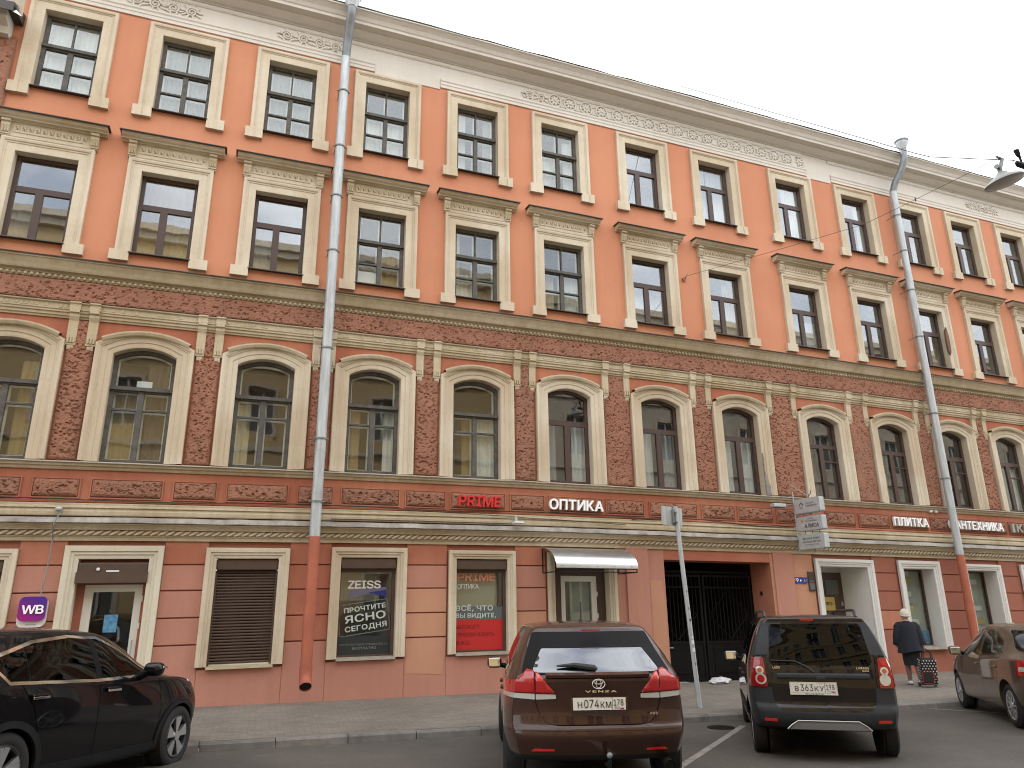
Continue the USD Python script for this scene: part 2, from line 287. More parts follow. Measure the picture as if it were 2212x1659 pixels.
for i, (a, b) in enumerate(edges):
    if b - a < 0.05: continue
    smoothp = i in (6, 7)                                    # the two wide piers beside the gateway have no joints
    for k in range(5):
        z0, z1 = JO[k] + (0.0 if k == 0 else 0.012), JO[k + 1] - 0.012 + (0.012 if k == 4 else 0)
        if smoothp: continue
        pm = PM.get(i, ['wall_brown'] * 5)[k]  # right-hand piers: darker brown paint with some shade put into the colour
        gap = a + 0.42 if i == 3 else None
        fobj('wall_block', block(a, b, z0, z1), pm, bld)
for i, g in enumerate(GW):                                   # smooth aprons under the ground-floor windows
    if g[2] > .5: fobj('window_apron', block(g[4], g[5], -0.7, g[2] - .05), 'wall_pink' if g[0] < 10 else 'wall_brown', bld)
# the gateway piers: plain rendered pilasters with a shallow raised strip
for (a, b, strip) in ((8.72, 10.09, (9.0, 9.62)), (13.34, 14.74, (13.42, 14.05))):
    fobj('gate_pier', MB().box(a + .001, b, -0.034, 0.0, -0.7, 3.12), 'wall_pink' if a < 10 else 'wall_light', bld)
    fobj('pier_strip', MB().box(strip[0], strip[1], 0.001, 0.045, -0.7, 3.10), 'wall_pink', bld)
fobj('paint_patch', slab(sg.Polygon([(9.64, -.3), (10.05, -.3), (10.06, 1.9), (10.0, 2.32), (9.66, 2.34)]), .001, .004), 'wall_light', bld)
fobj('paint_patch', slab(sg.Polygon([(3.62, .42), (4.40, .38), (4.48, .72), (4.49, 1.1), (3.62, 1.1)]), .001, .004), 'wall_light', bld)

# ---- cornices and bands
eave = [(0, 15.98), (0.05, 15.98), (0.06, 16.0), (0.13, 16.02), (0.24, 16.07), (0.30, 16.10), (0.30, 16.13), (0.47, 16.15), (0.47, 16.23), (0.50, 16.25), (0.55, 16.33), (0.64, 16.40), (0.68, 16.42), (0.68, 16.455), (0, 16.455)]
fobj('eave_cornice', cornice(XW0, XW1, eave), 'cream_pale', bld)
rf = cornice(XW0, XW1, [(0.695, 16.458), (0.703, 16.47), (0.69, 16.485), (-0.5, 16.78), (-6.0, 19.4), (-6.0, 19.3), (-0.5, 16.6), (0.60, 16.458)], 0.55, jag=0.035)
fobj('roof', rf, 'roof_green', bld)
fobj('frieze_moulding', cornice(XW0, 16.44, [(0.012, 15.84), (0.035, 15.85), (0.06, 15.88), (0.06, 15.93), (0.045, 15.96), (0.012, 15.979)]), 'cream_pale', bld)
fobj('frieze_moulding', cornice(17.5, XW1, [(0.012, 15.84), (0.035, 15.85), (0.06, 15.88), (0.06, 15.93), (0.045, 15.96), (0.012, 15.979)]), 'cream_pale', bld)
arch = [(0.0, 15.16), (0.035, 15.16), (0.035, 15.25), (0.05, 15.26), (0.05, 15.33), (0.075, 15.36), (0.075, 15.40), (0.05, 15.42), (0.012, 15.43)]
fobj('architrave', cornice(XW0, 2.35, arch), 'cream_pale', bld); fobj('architrave', cornice(4.13, 16.53, arch), 'cream_pale', bld); fobj('architrave', cornice(17.55, XW1, arch), 'cream_pale', bld)
fobj('plain_band', MB().box(2.36, 4.12, 0.0, 0.02, 15.1, 15.25), 'cream_pale', bld); fobj('plain_band', MB().box(16.54, 17.54, 0.0, 0.02, 15.1, 15.25), 'cream_pale', bld)
belt = [(0, 8.42), (0.04, 8.42), (0.05, 8.45), (0.13, 8.47), (0.15, 8.50), (0.18, 8.56), (0.25, 8.66), (0.27, 8.67), (0.27, 8.715), (0, 8.735)]
fobj('belt_cornice', cornice(XW0, XW1, belt), 'cream_dirty', bld)
fobj('belt_flashing', cornice(XW0, XW1, [(0, 8.737), (0.275, 8.717), (0.295, 8.70), (0.30, 8.712), (0.28, 8.735), (0, 8.76)], jag=0.006), 'flashing', bld)
bead = MB(); s0 = trimesh.creation.icosphere(1, 0.036)
for x in np.arange(XW0 + .1, XW1, 0.105): bead.add(s0.vertices * [1, 1, 1] + [x, 0.055, 8.375], s0.faces)
fobj('bead_moulding', bead, 'cream_dirty', bld, smooth=True, kind='stuff')
fobj('bead_fillet', cornice(XW0, XW1, [(0, 8.33), (0.035, 8.335), (0.035, 8.41), (0, 8.419)]), 'cream_dirty', bld)
fobj('rough_band', rough(XW0, XW1, 7.845, 8.33, 0.012, 0.055, 0.035, 1), 'rough_red', bld)
ent = [(0, 7.50), (0.03, 7.50), (0.035, 7.535), (0.06, 7.55), (0.06, 7.60), (0.085, 7.615), (0.085, 7.655), (0.10, 7.665), (0.10, 7.775), (0.135, 7.80), (0.135, 7.825), (0, 7.843)]
fobj('middle_entablature', cornice(XW0, XW1, ent), 'cream_dirty', bld)
fobj('entablature_flashing', cornice(XW0, XW1, [(0, 7.846), (0.14, 7.828), (0.15, 7.835), (0, 7.857)]), 'flashing', bld)
dent = MB()
for c in COLS:
    for x in np.arange(c - 0.88, c + 0.88, 0.085): (rnd.random() < .62) and dent.box(x, x + 0.045, 0.10, 0.106 + 0.004 * rnd.random(), 7.69 + .02 * rnd.random(), 7.765)
fobj('dentil_band', dent, 'cream_dirty', bld, kind='stuff')
sb = [(0, 4.43), (0.03, 4.43), (0.05, 4.46), (0.05, 4.48), (0.09, 4.50), (0.10, 4.53), (0.10, 4.565), (0, 4.575)]
fobj('sill_band', cornice(XW0, XW1, sb), 'cream_dirty', bld)
fobj('sill_flashing', cornice(XW0, XW1, [(0, 4.577), (0.115, 4.567), (0.13, 4.55), (0.135, 4.56), (0.118, 4.58), (0, 4.60)], jag=0.006), 'sill_pale', bld)
low = [(0, 3.08), (0.03, 3.08), (0.04, 3.14), (0.06, 3.16), (0.06, 3.175)]
fobj('street_cornice_base', cornice(XW0, XW1, low + [(0, 3.175)]), 'cream_dirty', bld)
rope = MB(); xs = np.arange(XW0, XW1, 0.14)
for x in xs:
    t = np.linspace(-0.5, 0.5, 4); rope.tube(np.c_[x + t * 0.17, 0.085 - 0.012 * np.cos(t * 3), 3.225 + t * 0.085], [0.012, 0.032, 0.032, 0.012], 5, False)
fobj('rope_moulding', rope, 'cream', bld, smooth=True, kind='stuff')
fobj('rope_bed', cornice(XW0, XW1, [(0, 3.18), (0.055, 3.18), (0.07, 3.20), (0.07, 3.255), (0.06, 3.272), (0, 3.275)]), 'cream_dirty', bld)
lc2 = [(0, 3.277), (0.12, 3.277), (0.13, 3.30), (0.17, 3.35), (0.20, 3.37), (0.20, 3.385), (0, 3.39)]
fobj('street_cornice', cornice(XW0, XW1, lc2), 'cream_dirty', bld)
fobj('street_ledge', cornice(XW0, XW1, [(0, 3.392), (0.225, 3.392), (0.235, 3.405), (0.225, 3.44), (0.17, 3.50), (0, 3.53)], 0.3, jag=0.012), 'ledge_grey', bld)
lc3 = [(0, 3.54), (0.10, 3.54), (0.11, 3.56), (0.12, 3.62), (0.10, 3.68), (0.13, 3.69), (0.13, 3.72), (0.08, 3.735), (0.09, 3.77), (0.05, 3.785), (0, 3.79)]
fobj('street_architrave', cornice(XW0, XW1, lc3), 'cream_dirty', bld)
fobj('band_ledge', cornice(XW0, XW1, [(0, 3.80), (0.03, 3.80), (0.035, 3.82), (0.02, 3.85), (0, 3.855)]), 'brick_orange', bld)

# ---- rough sunk panels of the sign band
PAN = [(-4.95, -3.83), (-3.67, -2.85), (-2.69, -1.40), (-1.23, -.39), (-.23, 1.01), (1.18, 1.94), (2.09, 3.39), (3.50, 4.45), (4.55, 5.90), (6.0, 6.9), (7.0, 8.45), (8.53, 9.62), (9.76, 11.2), (11.32, 12.38), (12.45, 13.60), (13.71, 14.55), (14.66, 15.31), (15.41, 16.48), (16.60, 17.75), (17.86, 19.25), (19.36, 20.2), (20.31, 21.6), (21.72, 22.55), (22.66, 23.9), (24.0, 25.2)] + [(x, x + 1.2) for x in (25.3, 26.6, 27.9, 29.2, 30.5, 31.8, 33.1)]
for i, (a, b) in enumerate(PAN):
    p = fobj('rough_panel', rough(a + .03, b - .03, 3.905, 4.245, 0.010, 0.060, 0.018, 20 + i, 0.06, 21.0), 'rough_dark' if (i % 3 != 1 or i > 17) else 'rough_red', bld)
    fr = MB()
    for (x0, x1, z0, z1) in ((a, b, 3.875, 3.90), (a, b, 4.25, 4.27), (a, a + .025, 3.90, 4.25), (b - .025, b, 3.90, 4.25)): fr.box(x0, x1, 0.0, 0.028, z0, z1)
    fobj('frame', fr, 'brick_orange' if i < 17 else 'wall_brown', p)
# ---- rough piers between the first-floor windows
for i in range(len(COLS) - 1):
    a, b = COLS[i] + 0.945, COLS[i + 1] - 0.945
    fobj('rough_pier', rough(a + .01, b - .01, 4.605, 7.49, 0.012, 0.05, 0.026, 60 + i), 'rough_red' if i % 4 else 'rough_dark', bld)
fobj('rough_pier', rough(XW0, COLS[0] - .955, 4.605, 7.49, 0.012, 0.06, 0.03, 59), 'rough_dark', bld)

# ---- windows
def bars(poly, panes, d0, d1): return slab(poly.difference(unary_union(panes)), d0, d1)
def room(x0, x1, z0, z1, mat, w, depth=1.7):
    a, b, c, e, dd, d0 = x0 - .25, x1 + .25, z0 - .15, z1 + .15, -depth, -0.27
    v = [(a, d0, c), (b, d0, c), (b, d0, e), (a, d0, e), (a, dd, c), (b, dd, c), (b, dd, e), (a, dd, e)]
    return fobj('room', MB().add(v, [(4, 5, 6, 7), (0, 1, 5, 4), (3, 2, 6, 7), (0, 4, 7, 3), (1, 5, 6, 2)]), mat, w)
def curtain(x0, x1, z0, z1, mat, w, d=-0.375, amp=0.02, name='curtain', seed=0):
    xs = np.linspace(x0, x1, max(6, int((x1 - x0) / 0.025))); zs = np.linspace(z0, z1, 6)
    X, Z = np.meshgrid(xs, zs, indexing='ij'); D = d + amp * np.sin(X * 48 + seed + 0.8 * np.sin(Z * 1.5)) + amp * .5 * np.sin(X * 17 + seed * 2)
    return fobj(name, MB().grid(np.stack([X, D, Z], -1)), mat, w, smooth=True)
def window(c, row, kind, curt=()):
    w = row['w']; xl, xr, z0 = c - w, c + w, row['z0']; arched = 'zc' in row
    z1 = row['zc'] if arched else row['z1']; old = kind.startswith('old')
    op = arch_poly(xl, xr, z0, row['zs'], z1) if arched else rect(xl, xr, z0, z1)
    e = 0.085; inner = op.buffer(-e, join_style=2)
    h = z1 - z0; zt = 6.16 if arched else z0 + (0.60 if old else 0.62) * h
    m = c + (0.0 if (old or arched) else -0.10 if row is F4 else -0.06)
    panes = []
    if old and not arched:
        panes += [inner.intersection(rect(xl, c - .018, zt + .05, z1)), inner.intersection(rect(c + .018, xr, zt + .05, z1))]
    else: panes += [inner.intersection(rect(xl, xr, zt + .05, z1))]
    gap = 0.055 if old else 0.075
    for k, (a, b) in enumerate(((xl, m - gap), (m + gap, xr))):
        lo = z0 + (0.03 if old else 0.05)
        if kind in ('old', 'old_f2', 'new_bar'):
            zf = z0 + (0.31 * h if not arched else 1.12)
            if kind == 'new_bar' and k == 0: panes.append(inner.intersection(rect(a, b, lo, zt - .07)))
            else: panes += [inner.intersection(rect(a, b, lo, zf - .02)), inner.intersection(rect(a, b, zf + .02, zt - .07))]
        else: panes.append(inner.intersection(rect(a, b, lo, zt - .08)))
    mat = 'frame_old' if old else 'frame_brown'
    fr = bars(op, panes, -0.24, -0.17)
    if old: fr.box(xl + .01, xr - .01, -0.17, -0.12, zt - .035, zt + .04)
    W = fobj('window', fr, mat, bld)
    for p in panes: fobj('pane', slab(p, -0.212, -0.207), ('glass_old' if arched else 'glass_old_bright') if old else ('glass_new' if arched else 'glass_new_bright'), W)
    if old:                                                     # the white inner casements of a double window
        ip = [p.buffer(-0.03, join_style=2) for p in panes]
        fobj('inner_casement', bars(op.buffer(-.05, join_style=2), ip, -0.315, -0.28), 'frame_white', W)
    for cu in curt:
        a, b, lo, hi, mt = cu; curtain(xl + a * 2 * w, xl + b * 2 * w, z0 + lo * h, z0 + hi * h, mt, W, seed=c)
    if not arched:
        fobj('sill', cornice(xl - (.0 if row is F4 else .02), xr + .02, [(-.20, z0 + .022), (.10, z0 - .004), (.115, z0 - .03), (.10, z0 - .034), (-.20, z0 + .004)], 0.6), 'flashing', W)
    return W
E4 = [(0, -.245), (0, .035), (.03, .04), (.175, .04), (.185, .055), (.205, .055), (.215, .075), (.24, .085), (.285, .085), (.297, .07), (.297, 0)]
def surround4(c, W):
    w = F4['w']
    fobj('surround', sweep(rect_path(c - w, c + w, F4['z0'] + .005, F4['z1']), E4), 'cream', W)
    for s in (-1, 1):
        a, b = (c - .967, c - w - .001) if s < 0 else (c + w + .001, c + .967)
        e = MB().box(a, b, 0, .095, 12.485, 12.735)
        e.box((a + b) / 2 - .01 + (.06 if s > 0 else -.06), b if s > 0 else b, .095, .11, 12.47, 12.735) if s > 0 else e.box(a, (a + b) / 2 + .0, .095, .11, 12.47, 12.735)
        fobj('surround_foot', e, 'cream', W)
E3 = [(0, -.245), (0, .03), (.025, .035), (.16, .035), (.17, .05), (.20, .05), (.21, .07), (.245, .085), (.28, .085), (.285, .07), (.285, 0)]
def key_pattern(x0, x1, z0, z1, d0, d1):
    n = 11; u = (x1 - x0) / n; t = (z1 - z0) / 5; mb = MB()
    for k in range(n):
        x = x0 + k * u
        mb.box(x, x + u - t * .9, d0, d1, z1 - t, z1); mb.box(x, x + t, d0, d1, z0, z1 - t); mb.box(x + t, x + u - t * .1, d0, d1, z0, z0 + t) if k < n - 1 else None
        mb.box(x + u - t * 1.9, x + u - t * .9, d0, d1, z0 + 2 * t, z1 - t); mb.box(x + 2.1 * t, x + u - t * 1.9, d0, d1, z0 + 2 * t, z0 + 3 * t)
    return mb
def console(x0, x1, z0, z1, d):
    prof = [(0, z1), (d, z1), (d, z1 - .05), (d * .75, z1 - .07), (d * .8, z1 - .13), (d * .5, z1 - .22), (d * .45, z0 + .04), (d * .5, z0 + .03), (d * .5, z0), (0, z0)]
    mb = cornice(x0, x1, prof, 1.0); w = x1 - x0
    for k in range(3):
        xa = x0 + w * (.12 + .29 * k); mb.box(xa, xa + w * .18, d * .44, d * .62, z0 + .05, z0 + .17)
    return mb
def surround3(c, W):
    w = F3['w']
    fobj('surround', sweep(rect_path(c - w, c + w, F3['z0'] + .005, F3['z1']), E3), 'cream', W)
    for s in (-1, 1):
        a, b = (c - .965, c - w - .001) if s < 0 else (c + w + .001, c + .965)
        fobj('surround_foot', MB().box(a, b, 0, .10, 8.90, 9.135), 'cream', W)
        a, b = (c - .91, c - .745) if s < 0 else (c + .745, c + .91)
        fobj('console', console(a, b, 11.445, 11.772, .15), 'cream_dirty', W)
    hood = [(0, 11.772), (.055, 11.772), (.07, 11.79), (.15, 11.80), (.16, 11.82), (.22, 11.85), (.26, 11.895), (.26, 11.92), (0, 11.935)]
    fobj('hood', cornice(c - 1.06, c + 1.06, hood, 1.06), 'cream', W)
    fobj('hood_flashing', cornice(c - 1.10, c + 1.10, [(0, 11.937), (.275, 11.922), (.30, 11.90), (.31, 11.912), (.285, 11.945), (0, 11.965)], 1.1, jag=.01), 'flashing', W)
    fobj('frieze_board', MB().box(c - .86, c + .86, 0, .03, 11.44, 11.771), 'cream', W)
    fobj('key_pattern', key_pattern(c - .69, c + .69, 11.53, 11.70, .03, .046), 'cream', W)
    fobj('hood_bed', cornice(c - .90, c + .90, [(0, 11.397), (.09, 11.397), (.095, 11.41), (.06, 11.43), (.05, 11.439), (0, 11.439)], 0.9), 'cream', W)
E2 = [(0, -.245), (0, .03), (.03, .04), (.10, .04), (.11, .055), (.20, .055), (.215, .075), (.235, .075), (.245, .09), (.29, .11), (.325, .11), (.333, .09), (.333, 0)]
def surround2(c, W):
    w = F2['w']
    fobj('surround', sweep(arc_path(c - w, c + w, F2['z0'] + .002, F2['zs'], F2['zc']), E2), 'cream', W)
    hm = sweep(arc_path(c - w - .20, c + w + .20, 7.02, 7.05, 7.235)[1:-1], [(.0, .10), (.02, .125), (.07, .15), (.10, .15), (.115, .12), (.115, .0)])
    fobj('arch_moulding', hm, 'cream_dirty', W)
    for s in (-1, 1):
        a, b = (c - 1.11, c - .935) if s < 0 else (c + .935, c + 1.11)
        k = fobj('console', console(a, b, 6.93, 7.662, .15), 'cream_dirty', W)
        mb = cornice(a + .03, b - .03, [(0, 6.93), (.06, 6.93), (.07, 6.90), (.05, 6.84), (.0, 6.82)], 1)
        fobj('console_drop', mb, 'cream', W)
        fobj('entablature_break', cornice(a - .01, b + .01, [(.09, 7.664), (.15, 7.664), (.15, 7.775), (.175, 7.80), (.175, 7.826), (.09, 7.842)], 1), 'cream_dirty', W)
K4 = ['old'] * 6 + ['new'] * 10; K3 = ['new'] * 3 + ['old'] * 3 + ['new'] * 10; K2 = ['old_f2'] * 5 + ['new'] * 3 + ['new_bar'] * 8
white, creamc, ochre, grey, brown = 'curtain_white', 'curtain_cream', 'curtain_ochre', 'curtain_grey', 'curtain_brown'
C4 = {0: [(0.0, 1, .02, .97, white)], 1: [(0.0, .48, 0, .98, grey), (.52, 1, .0, .95, grey)], 2: [(0, 1, .02, .95, grey)], 3: [(0, .5, .0, .6, white), (.52, 1, 0, .6, white)], 4: [(0, .3, 0, 1, white), (.72, 1, 0, 1, grey)], 5: [(0, .46, 0, .62, white), (.7, 1, 0, .9, white)], 6: [(0, .42, .0, .62, grey)], 7: [(0, .4, 0, .98, white), (.45, 1, 0, .98, white)], 8: [(.45, 1, 0, .98, white)], 9: [(0, .42, 0, .62, grey), (.75, 1, 0, .9, white)], 10: [(0, .45, 0, .6, grey)], 11: [(0, .5, 0, .6, grey)]}
C3 = {0: [(0, .44, .0, .62, grey)], 1: [(0.0, 1, .0, 1, ochre)], 2: [(0, .48, 0, .62, grey)], 3: [(.55, .95, 0, .62, ochre), (0, .45, 0, .3, white)], 4: [(0, .5, .0, .4, white), (.0, .2, .4, 1, creamc)], 5: [(0, .35, 0, .62, creamc), (.6, 1, 0, .6, white)], 6: [(0, .45, 0, .62, grey)], 7: [(.6, 1, 0, .9, creamc)], 8: [(0, .5, 0, .62, grey), (.5, 1, 0, .5, white)], 9: [(0, .5, 0, .62, grey)], 10: [(.5, 1, .0, .6, creamc)], 11: [(0, .5, 0, .9, brown)]}
C2 = {0: [(0, .3, 0, .8, brown), (.65, 1, 0, .85, ochre)], 1: [(0, .45, 0, .62, ochre), (.55, 1, 0, .9, brown)], 2: [(0, .3, 0, .6, creamc)], 3: [(0, .3, 0, .62, ochre), (.75, 1, 0, .62, white)], 4: [(.52, 1, 0, .62, white), (.28, .45, 0, .62, ochre)], 5: [(0, .3, .0, .64, grey), (.66, 1, 0, .64, white)], 6: [(0, .42, 0, .66, white), (.6, 1, 0, .66, grey)], 7: [(0.02, .4, 0, .66, white), (.58, .95, 0, .66, white)], 8: [(.1, .45, 0, .6, brown)], 9: [(0, .4, 0, .4, creamc)], 11: [(.2, 1, 0, .6, white)]}
for i, c in enumerate(COLS):
    for row, kinds, cs, su in ((F4, K4, C4, surround4), (F3, K3, C3, surround3), (F2, K2, C2, surround2)):
        W = window(c, row, kinds[i], cs.get(i, ()))
        su(c, W)
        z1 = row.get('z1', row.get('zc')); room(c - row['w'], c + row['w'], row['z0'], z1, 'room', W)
        if row is F2 and i == 1: fobj('paper', MB().box(c - .12, c + .17, -.235, -.23, 6.22, 6.36), 'paper', W)
        if row is F3 and i == 3: fobj('paper', MB().box(c - .5, c - .02, -.23, -.225, 9.16, 9.55), 'paper', W)

# ---- frieze ornament
def rosette(x, z, r, half=None):
    mb = MB(); t = np.linspace(0, 2 * np.pi, 25)
    if half: t = np.linspace(-2.2, 2.2, 18)
    mb.tube(np.c_[x + r * np.cos(t), np.full(len(t), .03), z + r * 1.08 * np.sin(t)], .026, 6, False)
    s = trimesh.creation.icosphere(1, 1.0)
    for k in range(8):
        a = k * np.pi / 4 + .2; R = np.array([[np.cos(a), 0, -np.sin(a)], [0, 1, 0], [np.sin(a), 0, np.cos(a)]])
        mb.add((s.vertices * [.068, .03, .036]) @ R.T + [x + .095 * np.cos(a), .03, z + .095 * np.sin(a)], s.faces)
    mb.add(s.vertices * .042 + [x, .045, z], s.faces)
    return mb
RX = [7.52, 7.99, 8.51, 9.02, 9.56, 10.09, 10.63, 11.12, 11.65, 12.19, 12.73, 13.31, 13.80, 14.32, 14.79, 15.29, 15.81]
for x in RX: fobj('rosette', rosette(x, 15.625, .185), 'cream_pale', bld, smooth=True)
fobj('broken_rosette', rosette(16.30, 15.63, .17, True), 'cream_pale', bld, smooth=True)
def leaf(x, z, s=1.0):
    mb = MB(); q = trimesh.creation.icosphere(1, 1.0)
    for a in (-1.0, -.5, 0, .5, 1.0):
        for dirn in (1, -1):
            R = np.array([[np.cos(a * dirn), 0, np.sin(a * dirn)], [0, 1, 0], [-np.sin(a * dirn), 0, np.cos(a * dirn)]])
            mb.add((q.vertices * [.018 * s, .02, .06 * s]) @ R.T + [x + .07 * s * np.sin(a), .02, z + dirn * (.10 * s + .03 * np.cos(a))], q.faces)
    return mb
for a, b in zip(RX[:-1], RX[1:]): fobj('acanthus_leaf', leaf((a + b) / 2, 15.625), 'cream_pale', bld, smooth=True)
def scroll(x, z, r, sgn, seed):
    mb = MB(); t = np.linspace(0, 4.2 * np.pi, 46); rr = r * (1 - t / t[-1] * .86)
    mb.tube(np.c_[x + sgn * rr * np.cos(t), np.full(46, .03), z + rr * np.sin(t)], np.linspace(.028, .018, 46), 5, False)
    q = trimesh.creation.icosphere(1, 1.0); g = np.random.default_rng(seed)
    for k in range(9):
        a = k * .7 + g.random() * .3; R = np.array([[np.cos(a), 0, -np.sin(a)], [0, 1, 0], [np.sin(a), 0, np.cos(a)]])
        mb.add((q.vertices * [.075, .026, .026]) @ R.T + [x + sgn * (r + .05) * np.cos(a), .025, z + (r + .03) * np.sin(a) * .9], q.faces)
    return mb
for x in (-5.3, -4.85): fobj('acanthus_scroll', scroll(x, 15.62, .15, 1, int(x * 10) + 99), 'cream_pale', bld, smooth=True)
for g0, n in ((-3.3, 4), (0.12, 4), (6.72, 2), (24.1, 4), (19.1, 0)):
    for k in range(n): fobj('acanthus_scroll', scroll(g0 + k * .4 if n > 2 else g0 + k * .36, 15.62, .14, 1 if k % 2 else -1, k + int(g0 * 7) + 50), 'cream_pale', bld, smooth=True)

# ---- ground floor openings
SG = [(0, -.2), (0, .02), (.02, .03), (.06, .03), (.07, .05), (.11, .05), (.12, .07), (.16, .075), (.2, .075), (.205, .06), (.205, 0)]
def g_surround(g, W, deep=.2):
    x0, x1, z0, z1, a, b = g[:6]; t = (b - x1); pr = [(u * t / .205, d if k else -deep) for k, (u, d) in enumerate(SG)]
    fobj('surround', sweep(rect_path(x0, x1, z0 - .0, z1), pr), g[7], W)
def text_parts(parent, text, x, z, h, d, mat, bold=True, depth=0.03, gap=0.14, slant=0.0, rot=0.0, width=None, name='letter', one=False, sx=1.0, facade=True):
    cur, ms = 0.0, []
    for ch in text:
        if ch == ' ': cur += h * .42; continue
        m = meshkit.text_mesh(ch, h, depth, bold); m.apply_translation((-m.bounds[0][0], 0, 0)); w = m.bounds[1][0]
        m.apply_translation((cur, 0, 0)); ms.append((ch, m)); cur += w + h * gap
    tot = cur - h * gap; fx = (width / tot if width else 1.0) * sx; cr, sr = math.cos(rot), math.sin(rot); allm = MB()
    for ch, m in ms:
        v = m.vertices; X = v[:, 0] * fx + slant * v[:, 1]; Zz = v[:, 1]
        P = np.c_[x + X * cr - Zz * sr, d + v[:, 2], z + X * sr + Zz * cr]
        if one: allm.add(P, m.faces[:, ::-1]); continue
        fobj(name, MB().add(P, m.faces[:, ::-1]), mat, parent)
    if one: return fobj(name, allm, mat, parent)
paint('letter_white', (0.88, 0.88, 0.88), 0.4, emit=(1, 1, 1), estr=0.0); paint('letter_red', (0.56, 0.022, 0.028), 0.35); paint('letter_grey', (0.30, 0.29, 0.25), 0.5); paint('letter_black', (0.02, 0.02, 0.02), 0.5)
paint('film_black', (0.016, 0.02, 0.022), 0.5); paint('film_red', (0.48, 0.02, 0.02), 0.5); paint('film_red_text', (0.24, 0.012, 0.014), 0.5); paint('film_grey', (0.10, 0.115, 0.115), 0.6); paint('film_pale', (0.40, 0.39, 0.30), 0.7); paint('film_text', (0.50, 0.56, 0.52), 0.6); paint('film_text_dim', (0.16, 0.19, 0.18), 0.6)
paint('film_coral', (0.56, 0.20, 0.13), 0.7); paint('zeiss_white', (0.62, 0.58, 0.56), 0.6); paint('film_violet', (0.12, 0.11, 0.16), 0.6); paint('film_blue', (0.012, 0.016, 0.16), 0.5)
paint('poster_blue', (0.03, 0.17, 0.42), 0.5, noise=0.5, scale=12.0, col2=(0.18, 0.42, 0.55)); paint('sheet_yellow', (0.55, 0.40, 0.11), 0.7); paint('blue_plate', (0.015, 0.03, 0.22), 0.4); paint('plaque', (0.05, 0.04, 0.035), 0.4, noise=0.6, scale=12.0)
paint('board_pale', (0.50, 0.52, 0.46), 0.8, noise=0.4, scale=2.5, col2=(0.34, 0.36, 0.33)); paint('price_tag', (0.45, 0.48, 0.46), 0.6)
def shop_window(g):
    x0, x1, z0, z1 = g[:4]
    W = fobj('shop_window', bars(rect(x0, x1, z0, z1 - .22), [rect(x0 + .035, x1 - .07, z0 + .06, z1 - .3)], -.2, -.12), 'shutter_brown', bld)
    fobj('pane', slab(rect(x0 + .035, x1 - .07, z0 + .06, z1 - .3), -.165, -.16), 'glass_shop', W)
    fobj('shutter_box', MB().mesh(rbox(x0 + .002, x1 - .002, -.2, -.01, z1 - .235, z1 - .002, .03)), 'shutter_brown', W, smooth=30)
    fobj('sill', cornice(x0 - .01, x1 + .01, [(-.2, z0 + .03), (.07, z0 + .0), (.07, z0 - .04), (-.2, z0 - .03)], 1.3), 'sill_pale', W)
    g_surround(g, W); room(x0, x1, z0, z1, 'room_light', W, 1.3)
    return W
